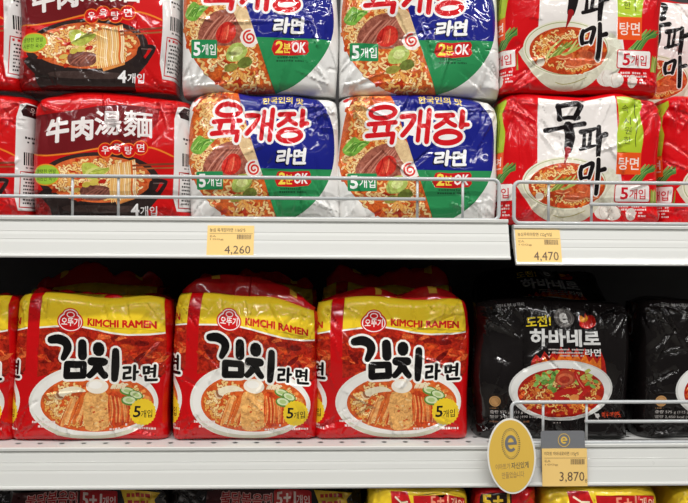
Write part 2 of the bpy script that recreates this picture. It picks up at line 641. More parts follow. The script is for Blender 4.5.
def make_pack(A, name, label, cat, group, seed, dx=0, dy=0, Y=YF, base=None, scale=(1, 1, 1), rot=(0, 0, 0), fold=None, **kw):
    """one bag: an empty at its base with the film's printed pieces, its body and its folded top"""
    xc = (A.xL + A.xR) / 2 + dx
    p = at(xc, A.yB + dy, Y if Y > YF + .05 else YF)
    z = p.z if base is None else base
    root = empty(name, (p.x * 1.0, Y, z), rot)
    root.scale = scale
    tag(root, label, cat, group)
    S = make_surface(A, seed, **kw)
    u, v = A.v2[:, 0].copy(), A.v2[:, 1].copy()
    e = 0.35
    co = np.stack(S(u, v), 1)
    dU = np.stack(S(u + e, v), 1) - np.stack(S(u - e, v), 1)
    dV = np.stack(S(u, v - e), 1) - np.stack(S(u, v + e), 1)
    nr = np.cross(dU, dV)
    nr /= np.maximum(np.linalg.norm(nr, axis=1)[:, None], 1e-12)
    film = np.stack([u / PPM, -v / PPM, np.full(len(u), seed * 0.37)], 1)
    made = {}
    for gi, key in sorted(enumerate(A.names), key=lambda q: (q[1].count('/'), q[0])):
        path, _, suf = key.partition('#')
        up_, _, gname = path.rpartition('/')
        par = made.get(up_ + '#' + suf, made.get(up_, root))
        m = A.gid == gi
        if not m.any():
            continue
        t = A.tri[m]
        ids, inv = np.unique(t, return_inverse=True)
        inv = inv.reshape(-1, 3)
        if gi == 0:                                  # the wrapper keeps the body too
            rg = np.random.RandomState(seed + 77)
            rim = np.array(A.rim)
            R0 = co[rim]
            n = len(rim)
            cz = R0[:, 2].mean()
            wv = Wave(rg, 6, 30, 110)
            rings, fr = [], []
            for k in range(1, 6):
                q = k / 5
                tgt = np.stack([R0[:, 0] * (1 - 0.09 * q), R0[:, 1] * (1 - q) + A.depth * q, cz + (R0[:, 2] - cz) * (1 - 0.04 * q)], 1)
                wob = 0.003 * wv(R0[:, 0] + tgt[:, 1], R0[:, 2] - tgt[:, 1])
                dirn = np.stack([R0[:, 0], 0 * wob, R0[:, 2] - cz], 1)
                dirn /= np.linalg.norm(dirn, axis=1)[:, None] + 1e-9
                tgt = tgt + dirn * (wob * math.sin(PI * q))[:, None]
                tgt[:, 2] = np.maximum(tgt[:, 2], 0.0)
                rings.append(tgt)
            cap = np.array([[0, A.depth, cz]])
            c1 = co[ids]
            nb = len(c1)
            allv = np.concatenate([c1, R0] + rings + [cap])
            tr = [inv]
            for k in range(5):
                a = nb + k * n + np.arange(n)
                b = nb + k * n + (np.arange(n) + 1) % n
                tr.append(np.stack([a, b, a + n], 1))
                tr.append(np.stack([b, b + n, a + n], 1))
            a = nb + 5 * n + np.arange(n)
            b = nb + 5 * n + (np.arange(n) + 1) % n
            tr.append(np.stack([a, b, np.full(n, len(allv) - 1)], 1))
            tr = np.concatenate(tr)
            cl = np.tile(np.array((*lin(A.base), 0.0)), (len(tr), 1))
            cl[:m.sum()] = A.colr[m]
            fl = np.concatenate([film[ids], np.stack([allv[nb:, 0] + allv[nb:, 1], allv[nb:, 2] + allv[nb:, 1], np.full(len(allv) - nb, seed * .37)], 1)])
            # normals: the sheet's own, and the loft's from its faces
            fn = np.cross(allv[tr[:, 1]] - allv[tr[:, 0]], allv[tr[:, 2]] - allv[tr[:, 0]])
            vn = np.zeros_like(allv)
            for j in range(3):
                np.add.at(vn, tr[:, j], fn)
            vn /= np.maximum(np.linalg.norm(vn, axis=1)[:, None], 1e-12)
            vn[:nb] = nr[ids]
            col_mesh(gname, allv, tr, cl, vn, fl, root)
        else:
            o = made[key] = col_mesh(gname, co[ids], inv, A.colr[m], nr[ids], film[ids], par)
            if gname in ('small_print', 'noodles', 'side_print'):
                o['kind'] = 'stuff'
    if fold:
        make_fold(A, root, seed, S, **fold)
    return root


def make_fold(A, root, seed, S, h=0.02, col=(190, 16, 22), marks=None, back=0.03, x0=0.02, x1=0.98, amp=0.4, y0=0.008):
    """ruffled film gathered along the top of a bag: a crumpled ridge with two faces"""
    rg = np.random.RandomState(seed + 501)
    wv, wy, wf = Wave(rg, 4, 20, 75), Wave(rg, 5, 40, 140), Wave(rg, 6, 80, 260)
    nx, nq = 90, 14
    u = A.xL + (A.xR - A.xL) * np.linspace(x0, x1, nx)
    sx, sy, sz = S(u, np.full(nx, A.yT + A.rt * 0.35))
    co = []
    for j in range(nq):
        q = j / (nq - 1)
        prof = np.sin(PI * q) ** 0.7
        hh = h * (0.72 + amp * 1.3 * np.abs(wv(sx, 0 * sx))) * (0.55 + 0.45 * np.clip(np.minimum(u - u[0], u[-1] - u) / 14, 0, 1))
        x = sx + 0.0015 * wf(sx, q * 0.05 + 0 * sx)
        y = sy + y0 + q * back + 0.004 * wy(sx, q * 0.06 + 0 * sx) * prof
        z = sz - 0.004 + hh * prof + 0.0026 * wf(sx + 1, q * 0.09 + 0 * sx) * prof
        co.append(np.stack([x, y, z], 1))
    co = np.concatenate(co)
    tr, cl = [], []
    base, ylw = (*lin(col), 0.0), (*lin((225, 175, 60)), 0.0)
    for j in range(nq - 1):
        for i in range(nx - 1):
            a = j * nx + i
            tr += [(a, a + 1, a + nx), (a + 1, a + nx + 1, a + nx)]
            c = base
            for (ma, mb, j0, j1) in (marks or []):
                if ma <= i / nx <= mb and j0 <= j <= j1:
                    c = ylw
            cl += [c, c]
    film = np.stack([co[:, 0], co[:, 2], np.full(len(co), seed * 0.53)], 1)
    col_mesh('top_fold', co, np.array(tr), np.array(cl), None, film, root)


# ================================================================== the place: floor, back panel, shelves
ZUP = at(344, 224, YF).z                     # upper deck
ZLO = at(344, 440, YF).z                     # lower deck
ZBT = ZLO - 0.262                            # deck below, only its goods are in view
XS = at(511, 240, 0.0).x                     # where two shelf bays meet
XA, XB = -0.95, 0.95

fl = mesh_obj('floor', *box_vf(-3, 3, -4.5, 1.0, -0.05, 0.0), M_FLOOR)
fl['kind'] = 'structure'
wb = mesh_obj('wall_back', *box_vf(XA, XB, 0.43, 0.45, 0.0, 2.1), M_DARKMETAL)
wb['kind'] = 'structure'


def rail_profile(zt, zb, yb):
    """price rail seen from the side: lip, slanted ribbed face, rolled foot"""
    h = zt - zb
    P = [(0.012, zt), (0.002, zt), (0.0005, zt - .0012), (0.0005, zt - .0042), (0.003, zt - .0052), (0.003, zt - .0075)]
    for k in range(0, 9):
        q = k / 8
        z = zt - .0080 - q * (h - .0125)
        y = 0.001 + (yb - 0.001) * q
        P.append((y, z))
        if k in (2, 4):
            P.append((y - 0.00018, z - 0.0004))
            P.append((y - 0.00018, z - 0.0016))
    P += [(yb - .002, zb + .0040), (yb - .0028, zb + .0020), (yb - .002, zb), (yb + .002, zb), (0.012, zt - .02)]
    return P


def deck_mesh(name, x0, x1, z, parent, holes):
    """perforated shelf deck: a sheet with real holes near its front edge, and a folded underside"""
    V, E, L = [], [], []
    y0, y1 = 0.006, 0.42
    V += [Vector((x0, y0)), Vector((x1, y0)), Vector((x1, y1)), Vector((x0, y1))]
    E += [(0, 1), (1, 2), (2, 3), (3, 0)]
    hs = []
    if holes:
        for r_, yy in enumerate((0.0235, 0.0485, 0.0735)):
            x = x0 + 0.02 + (0.0145 if r_ % 2 else 0)
            while x < x1 - 0.015:
                hs.append((x, yy))
                x += 0.029
    for hx, hy in hs:
        q = len(V)
        for k in range(8):
            t = 2 * PI * k / 8
            V.append(Vector((hx + 0.0040 * math.cos(t), hy + 0.0040 * math.sin(t))))
            E.append((q + k, q + (k + 1) % 8))
    res = delaunay_2d_cdt(V, E, [], 0, 1e-5, False)
    hv = np.array(hs) if hs else np.zeros((0, 2))
    faces = []
    for f in res[2]:
        c = sum((res[0][i] for i in f), Vector((0, 0))) / len(f)
        if len(hv) and (np.hypot(hv[:, 0] - c.x, hv[:, 1] - c.y) < 0.0037).any():
            continue
        faces.append(tuple(f))
    n = len(res[0])
    v = [(p.x, p.y, z) for p in res[0]] + [(p.x, p.y, z - 0.0012) for p in res[0]]
    f2 = faces + [tuple(i + n for i in f[::-1]) for f in faces]
    o = mesh_obj(name, v, f2, M_DECK, parent)
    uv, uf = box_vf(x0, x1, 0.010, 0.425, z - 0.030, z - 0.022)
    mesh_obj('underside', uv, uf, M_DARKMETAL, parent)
    return o


def shelf(label, x0, x1, zdeck, ytop, ybot, xref, holes=True, yb=-0.010, dz=0.0):
    zt = at(xref, ytop, 0.0).z
    zb = at(xref, ybot, yb).z
    root = empty('gondola_shelf', ((x0 + x1) / 2, 0.43, zdeck))
    tag(root, label, 'shelf', 'steel shelves of the display rack')
    inv = Vector((-(x0 + x1) / 2, -0.43, -zdeck))
    parts = [deck_mesh('deck', x0, x1, zdeck, root, holes),
             extrude_profile('price_rail', rail_profile(zt, zb, yb), x0, x1, M_RAIL, root, dz)]
    for o in root.children:
        o.location = inv
    return root, zt, zb


sh_ul, ZRT1, ZRB1 = shelf('white steel shelf holding the beef and spicy noodle packs above the kimchi packs', XA, XS - 0.0035, ZUP, 217.5, 258.5, 255)
sh_ur, ZRT2, ZRB2 = shelf('white steel shelf holding the radish noodle packs above the black packs', XS + 0.004, XB, ZUP - 0.002, 225.3, 265.5, 600)
sh_ll, ZRT3, ZRB3 = shelf('white perforated steel shelf holding the kimchi noodle packs', XA, XS - 0.001, ZLO, 447, 488.3, 255)
sh_lr, ZRT4, ZRB4 = shelf('white steel shelf holding the black noodle packs behind a wire guard', XS + 0.001, XB, ZLO, 444, 485.5, 600)
sb = empty('gondola_shelf', (0, 0.43, ZBT))
tag(sb, 'steel shelf under the black and yellow packs, below both price rails', 'shelf', 'steel shelves of the display rack')
for o in (mesh_obj('deck', *box_vf(XA, XB, -0.09, 0.425, ZBT - 0.03, ZBT), M_DECK, sb),):
    o.location = (0, -0.43, -ZBT)


def fence(label, x_end, y_top, y_bot, y_mid, verts_px, side, xref, mid_to, xfar, Y=0.004, R=0.0025):
    """wire guard: one bent wire frame, a middle wire, uprights"""
    zt, zb = at(xref, y_top, Y).z, at(xref, y_bot, Y).z
    zm = at(xref, y_mid, Y).z
    xe = at(x_end, (y_top + y_bot) / 2, Y).x
    root = empty('wire_guard', (xe, Y, zb))
    tag(root, label, 'shelf guard', 'wire guards along the shelf edges')
    rad = 0.008
    pts = [(xfar, Y, zt)]
    sg = 1 if side == 'right' else -1
    for k in range(7):
        t = PI / 2 * k / 6
        pts.append((xe - sg * rad + sg * rad * math.sin(t), Y, zt - rad + rad * math.cos(t)))
    for k in range(7):
        t = PI / 2 * k / 6
        pts.append((xe - sg * rad + sg * rad * math.cos(t), Y, zb + rad - rad * math.sin(t)))
    pts.append((xfar, Y, zb))
    tube('frame', pts, R, M_WIRE, root)
    xm = at(mid_to, y_mid, Y).x
    tube('middle_wire', [(xfar, Y - 0.003, zm), (xm, Y - 0.003, zm)], R * 0.9, M_WIRE, root)
    for px in verts_px:
        x = at(px, y_mid, Y).x
        tube('upright', [(x, Y + 0.002, zb), (x, Y + 0.002, zt)], R * 0.75, M_WIRE, root)
    for o in root.children:
        o.location = (-xe, -Y, -zb)
    return root


fence('grey wire guard in front of the beef and spicy noodle packs', 499, 177.5, 218.5, 198, (72, 118, 417.5, 463), 'right', 255, 425, XA)
fence('grey wire guard in front of the radish noodle packs', 514, 182.5, 223.5, 204.5, (549, 592), 'left', 590, 589, XB)
fence('grey wire guard in front of the black noodle packs', 511.5, 402, 442.5, 421, (543.5, 587), 'left', 590, 584, XB)

# ================================================================== print designs
CREAM = [(245, 214, 150), (238, 190, 110), (250, 226, 170), (232, 168, 84), (240, 200, 130)]
ORANGE = [(214, 84, 28), (196, 62, 20), (226, 112, 40), (180, 44, 16)]
REDS = [(190, 30, 16), (206, 52, 22), (160, 18, 12), (222, 84, 36)]


def inell(cx, cy, rx, ry):
    return lambda x, y: ((x - cx) / rx) ** 2 + ((y - cy) / ry) ** 2 < 1


def two(a, fn, wide, c_out, c_in, grp):
    """draw the same strokes twice: a wider backing, then the letters"""
    fn(wide, c_out)
    fn(0, c_in)


# ---- kimchi ramen: red, yellow banner
def design_kimchi():
    a = Art(317, 471, 297, 441, (202, 9, 15), r=11, rt=9, rb=8, depth=0.115, seed=11)
    Yl = (243, 208, 44)
    low = [(466, 330), (452, 332.4), (432, 333), (415, 331), (400, 328.2), (385, 326.6), (365, 327.4), (343.5, 329.6)]
    a.poly([(343.5, 331), (343.5, 378), (352, 376), (360, 400), (450, 400), (458, 380), (468, 372), (467, 330), (400, 326)], (176, 32, 14), 'kimchi_picture', 0.75)
    ins = lambda x, y: 345 < x < 465 and 334 < y < 380
    a.blobs(ins, (344, 334, 466, 378), 90, [(120, 14, 8), (196, 50, 20), (222, 92, 44), (140, 22, 10), (206, 66, 24)], 'kimchi_picture', 1.2, 3.4, 0.8, 2.8)
    a.poly([(343.5, 290), (466, 290)] + [(x, y + 1.7) for x, y in low], (250, 246, 236), 'yellow_banner')
    a.poly([(343.5, 289), (466, 289)] + low, Yl, 'yellow_banner')
    # emblem
    g = 'brand_emblem'
    a.ell(374.2, 323.2, 13.2, 10.6, (214, 28, 32), g, n=28); a.ell(374.2, 316.4, 8.4, 6.4, (214, 28, 32), g, n=20)
    a.ell(374.2, 323.4, 11.9, 9.2, (250, 240, 236), g, n=28); a.ell(374.2, 316.4, 7.2, 5.2, (250, 240, 236), g, n=20)
    a.ell(374.2, 323.6, 10.9, 8.1, (210, 24, 28), g, n=28); a.ell(374.2, 316.3, 6.2, 4.2, (210, 24, 28), g, n=20)
    a.ring(374.2, 316.6, 3.6, 2.5, 0.9, (250, 240, 236), g, n=16)
    a.text('오뚜기', 365.2, 383.2, 319.4, 327.6, (252, 246, 242), g + '/emblem_lettering', 0.02)
    a.text('KIMCHI RAMEN', 391.8, 458, 318.6, 325.4, (206, 22, 24), 'banner_lettering', 0.0, rise=1.8, fat=0.9)
    # bowl
    g = 'bowl_picture'
    a.ell(400, 402, 63, 37.5, (236, 234, 226), g, n=56)
    a.ell(400, 404.5, 58, 35.5, (214, 212, 190), g, n=56)
    a.ell(400, 401.5, 60, 33.5, (242, 240, 234), g, n=56)
    a.ell(403.5, 402.5, 55, 28.6, (220, 92, 36), g, 0.35, n=56)
    soup = inell(403.5, 402.5, 52.5, 26.6)
    a.blobs(soup, (350, 376, 457, 430), 46, [(226, 112, 48), (214, 84, 32), (234, 140, 70), (206, 70, 26)], g, 1.2, 3.0, 0.35)
    left = lambda x, y: soup(x, y) and (x < 388 or y > 418 or x > 436)
    a.noodles(left, (350, 376, 457, 430), 100, CREAM, g + '/noodles', 8, 1.9)
    # kimchi leaves, cream stem piece
    for k in range(16):
        x = 368 + k * 1.5 + a.rng.uniform(-2, 2)
        a.ribbon([(x, 426 - a.rng.uniform(0, 8)), (x + 4, 412), (x + 9, 396 + a.rng.uniform(-3, 3))], a.rng.uniform(1.8, 3.4), a.rng.choice([(224, 108, 44), (236, 142, 72), (206, 76, 28), (244, 172, 104)]), g, 3, 0.35)
    a.poly([(393, 392), (411, 391), (414, 405), (414, 424), (405, 430), (393, 428), (391, 410)], (238, 168, 96), g + '/cabbage_piece', 0.5, 3)
    a.blobs(lambda x, y: 394 < x < 412 and 394 < y < 427, (393, 392, 414, 429), 16, [(226, 110, 48), (246, 200, 138), (208, 78, 30)], g + '/cabbage_piece', 0.5, 1.2, 0.2)
    a.poly([(414, 393), (426, 393), (436, 408), (437, 420), (428, 425), (416, 424)], (206, 66, 26), g, 0.6, 3)
    for k in range(12):
        x = 415 + k * 1.8
        a.ribbon([(x - 1, 394 + k * .5), (x + 1, 408), (x + a.rng.uniform(-1, 2), 422)], 1.5, a.rng.choice([(230, 116, 52), (204, 66, 26), (238, 150, 84)]), g, 3, 0.35)
    # egg, mushrooms, spring onion
    a.ell(403, 385.5, 10.6, 7.2, (248, 240, 224), g + '/egg', n=24)
    a.ell(401.5, 384, 6.5, 3.8, (253, 250, 242), g + '/egg', n=16)
    a.poly([(366, 392), (372, 387.5), (384, 386), (393, 390.5), (384, 391.5), (375, 393.5), (370, 397)], (240, 226, 196), g + '/mushroom', 0.1, 3)
    a.ribbon([(364.5, 391), (366.5, 396), (371, 397)], 2.2, (150, 100, 72), g + '/mushroom')
    a.ribbon([(362.5, 393), (365, 397.5), (369, 398.6)], 1.5, (224, 196, 160), g)
    for i_, (x, y, rx, ry, ro) in enumerate(((432, 390.5, 8, 4.4, 12), (440, 394.5, 7.6, 4.6, 20), (433.5, 400, 7.8, 5, 8))):
        k_ = g + '/spring_onion_slice#%d' % i_
        a.ell(x, y, rx, ry, (96, 140, 58), k_, n=18, rot=ro)
        a.ell(x, y - .5, rx - 1.5, ry - 1.3, (214, 226, 180), k_, n=16, rot=ro)
        a.ell(x, y - .4, rx - 4, ry - 2.8, (176, 200, 130), k_, n=10, rot=ro)
    for k in range(8):
        a.ribbon([(416 + k * 1.7, 388), (418 + k * 1.7, 384 - k % 3), (421 + k * 1.6, 385 - k % 2)], 1.5, (242, 226, 190), g)
    # title 김치라면
    g = 'title_lettering'

    def letters(wd, c):
        q = wd
        a.stroke([(355.5, 342), (363, 341), (370, 344), (372, 350), (368.2, 359)], [8 + q, 9.5 + q, 9 + q, 8.5 + q, 6 + q], c, g, 3)
        a.stroke([(387, 344), (387.6, 356)], [9 + q, 9.5 + q], c, g)
        a.stroke([(372.5, 365), (389, 364.5), (389.5, 375), (372.5, 376), (372.5, 365)], 7 + q, c, g)
        a.stroke([(404, 347), (404, 350)], 11.5 + q, c, g)
        a.stroke([(397, 361), (408.5, 361)], 8.6 + q, c, g)
        a.stroke([(403.5, 362), (401, 369), (395.5, 375)], [8 + q, 7 + q, 6 + q], c, g, 2)
        a.stroke([(403.5, 364), (406, 370), (410, 375)], [7 + q, 7 + q, 6.5 + q], c, g, 2)
        a.stroke([(420.4, 350), (420, 365), (419.2, 378)], [7 + q, 8 + q, 6.5 + q], c, g, 2)
        h = 2.9 + q * .85
        a.stroke([(428, 366.5), (434, 366), (433.5, 371.2), (428.5, 372), (428, 377.3), (434.6, 376.6)], h, c, g)
        a.stroke([(438.3, 364.5), (438, 378.4)], h + .4, c, g)
        a.stroke([(438.5, 371), (441.2, 370.6)], h, c, g)
        a.stroke([(447.2, 366), (451.8, 365.6), (451.6, 371.6), (447.4, 372), (447.2, 366)], h, c, g)
        a.stroke([(457.8, 363.8), (457.6, 375)], h + .2, c, g)
        a.stroke([(453.5, 367.2), (457, 367)], h - .6, c, g)
        a.stroke([(453.5, 370.6), (457, 370.4)], h - .6, c, g)
        a.stroke([(449, 375.4), (449.4, 379), (460, 378.6)], h, c, g)
    letters(4.4, (246, 244, 238))
    letters(0, (14, 12, 12))
    # count badge
    g = 'count_badge'
    p = []
    for k in range(48):
        t = 2 * PI * k / 48
        r_ = 13.8 if k % 2 else 12.8
        p.append((447.4 + r_ * math.cos(t), 411.6 + r_ * 1.02 * math.sin(t)))
    a.poly(p, (244, 208, 46), g)
    a.text('5', 437.5, 444.8, 405.6, 417.2, (30, 22, 18), g + '/count_lettering', 0.02, ital=.8)
    a.text('개입', 445.4, 457, 410, 418, (40, 30, 22), g + '/count_lettering', 0.01, rise=-1)
    for x0, x1, y in ((341.5, 364, 419.8), (347, 359, 424.2), (424, 432, 423), (415, 461, 427.2)):
        a.small_print(x0, x1, y, 2.4, (238, 220, 216))
    a.small_print(316, 321, 424, 2.4, (238, 220, 216))
    a.wrap(437, 466, -134.5)
    return a.compile()


# ---- beef noodle: red and maroon, white side panel
def design_beef():
    a = Art(31, 188, 93, 222, (204, 16, 18), r=14, rt=15, rb=8, gr=22, depth=0.115, seed=21)
    MAR = (112, 20, 26)
    line = [(16, 150), (32, 154.2), (47, 157), (62, 156.2), (78, 154.2), (100, 150), (124, 146.5), (147, 148), (160, 151.2), (175, 158)]
    g = 'maroon_panel'
    a.poly([(16, 113), (34, 114), (58, 115), (77, 113.4), (98, 109.6), (122, 107), (152, 107.5), (156, 118), (150, 132), (140, 147), (124, 146.5), (100, 150), (78, 154.2), (62, 156.2), (47, 157), (16, 150)], MAR, g, 0.06)
    a.poly([(146, 107.3), (160, 109), (158, 122), (150, 136), (142, 147), (138, 147), (146, 130)], (158, 18, 22), g, 0.0)
    g = 'pot_picture'
    a.poly([(20, 196), (48, 192), (70, 212), (66, 232), (16, 232)], (132, 18, 18), g, 0.55, 3)
    a.ell(101, 181, 59, 27.5, (52, 34, 32), g, 0.2, n=56)
    a.poly([(47, 190), (155, 190), (149, 210), (140, 231), (64, 231), (52, 208)], (44, 32, 30), g, 0.25, 3)
    a.poly([(70, 206), (132, 206), (128, 212), (74, 212)], (70, 52, 48), g, 0.3, 3)
    a.ell(101, 180, 51.5, 22.8, (216, 98, 48), g, 0.35, n=56)
    soup = inell(101, 180, 49, 21)
    a.blobs(soup, (50, 158, 152, 202), 40, ORANGE, g, 1.2, 3, 0.4)
    a.noodles(soup, (50, 158, 152, 202), 170, CREAM + [(248, 224, 176)], g + '/noodles', 9, 1.9)
    a.poly([(84, 190), (92, 186), (108, 187), (112, 192), (108, 199), (96, 201), (86, 199)], (126, 70, 58), g + '/meat_slices', 0.6, 3)
    for k in range(5):
        a.ribbon([(86 + k * 5, 199 - k), (92 + k * 4, 193), (99 + k * 3, 189)], 1.2, (160, 98, 82), g + '/meat_slices')
    for x, y, rx, ry, c in ((97, 183, 5.2, 3, (214, 190, 84)), (89.5, 185.5, 4, 2.6, (198, 176, 70)), (80, 191, 4.4, 2.2, (214, 180, 90)), (84, 178, 4, 1.6, (190, 30, 20)), (104, 182, 4, 2, (184, 34, 22))):
        a.ell(x, y, rx, ry, c, g, 0.1, n=12, rot=-20)
    a.poly([(85, 166), (93, 164), (104, 169), (113, 168), (107, 174), (98, 180), (88, 178)], (184, 186, 78), g + '/cabbage_leaf', 0.35, 3)
    for k in range(6):
        a.ribbon([(87 + k * 1.5, 178 - k), (92 + k * 2, 171), (100 + k * 2, 169)], 1.1, a.rng.choice([(214, 212, 124), (150, 166, 56)]), g + '/cabbage_leaf')
    a.poly([(112, 166), (136, 160), (138, 198), (118, 205), (112, 190)], (226, 140, 70), g + '/lifted_noodles', 0.3)
    for k in range(15):
        x = 111 + k * 1.75
        a.ribbon([(x, 166 - k * .35), (x + 1.2, 178), (x + .4, 190), (x + 2.0, 203 - k * .5)], 1.3, a.rng.choice(CREAM + [(252, 232, 190), (224, 104, 44)]), g + '/lifted_noodles')
    a.stroke([(134, 166.5), (176, 164)], 2.0, (132, 60, 36), g + '/chopstick')
    a.stroke([(134, 170), (176, 167.8)], 1.6, (170, 92, 52), g + '/chopstick#2')
    a.stroke([(148, 197), (151, 190), (152, 183), (158, 181), (166, 182), (162, 190), (157, 196), (149, 199)], [5, 4.4, 4, 3.6, 3.6, 4, 4, 4], (40, 30, 30), g + '/pot_handle', 2)
    a.stroke([(154, 183.4), (164, 183.4)], 0.9, (110, 90, 86), g + '/pot_handle')
    g = 'orange_line'
    a.ribbon(line, 1.6, (232, 128, 40), g, 3)
    g = 'round_name_badges'
    for x, y in ((107, 151.6), (118.2, 149), (129.5, 151.6), (141.3, 149)):
        a.ell(x, y, 7.4, 7.4, (236, 120, 40), g, n=20)
    for (x, y), t in zip(((107, 151.6), (118.2, 149), (129.5, 151.6), (141.3, 149)), '우육탕면'):
        a.ell(x, y, 6.5, 6.5, (208, 20, 22), g, n=20)
        a.text(t, x - 3.7, x + 3.7, y - 4, y + 4, (246, 238, 234), g + '/badge_lettering', 0.01)
    g = 'title_lettering'
    W = (240, 232, 230)
    a.text('牛', 49.5, 71, 122, 145, W, g, 0, rise=-2.5, fat=2.2)
    a.text('肉', 75, 94, 121.5, 142.5, W, g, 0, rise=-1.5, fat=1.8)
    a.text('湯', 96.5, 121.5, 114.5, 137, W, g, 0, rise=-1, fat=1.3)
    a.text('麵', 125, 152.5, 112, 138, W, g, 0, rise=1, fat=0.9)
    g = 'green_badge'
    a.ell(49.5, 176, 15.2, 10.8, (230, 140, 44), g, n=28)
    a.ell(49.5, 176, 14.0, 9.6, (158, 196, 60), g, n=28)
    a.text('탱탱한 면발', 39, 60, 170.5, 175.3, (54, 70, 26), g + '/badge_lettering', 0.005)
    a.text('시원한 육수', 39, 60, 177.2, 182, (54, 70, 26), g + '/badge_lettering', 0.005)
    g = 'count_lettering'
    a.text('4', 131.5, 140, 203.5, 215.5, (248, 246, 246), g, 0.035)
    a.text('개입', 141, 158, 206, 215.6, (244, 240, 240), g, 0.015)
    # side panel with bar code
    g = 'side_panel'
    a.poly([(174, 118), (178, 104), (184, 101), (a.X1, 100), (a.X1, 211), (177, 211), (173, 196)], (226, 222, 220), g)
    g = 'side_panel/side_print'
    a.poly([(180, 116), (178.5, 111), (184, 103), (a.X1, 102), (a.X1, 116.5)], (42, 14, 16), g)
    a.text('우육', 187, 199, 105.5, 113.5, (220, 206, 200), g)
    a.small_print(182, 204, 137, 2.4, (60, 56, 56), g)
    a.small_print(184, 200, 141.5, 2.2, (60, 56, 56), g)
    x = 181.0
    while x < 207:
        w_ = a.rng.choice((0.6, 0.9, 1.4))
        a.rect(x, 153, x + w_, 166, (26, 24, 24), g)
        x += w_ + a.rng.choice((0.5, 0.8))
    a.small_print(183, 207, 167.4, 1.8, (50, 48, 48), g)
    a.poly([(178, 172), (208, 172), (208, 172.8), (178.8, 172.8), (178.8, 207), (208, 207), (208, 208), (178, 208)], (198, 40, 44), g)
    a.small_print(180, 192, 174, 2.6, (198, 40, 44), g)
    for k in range(8):
        a.small_print(181, 207, 178.5 + k * 3.4, 2.0, (62, 58, 58), g)
    return a.compile()


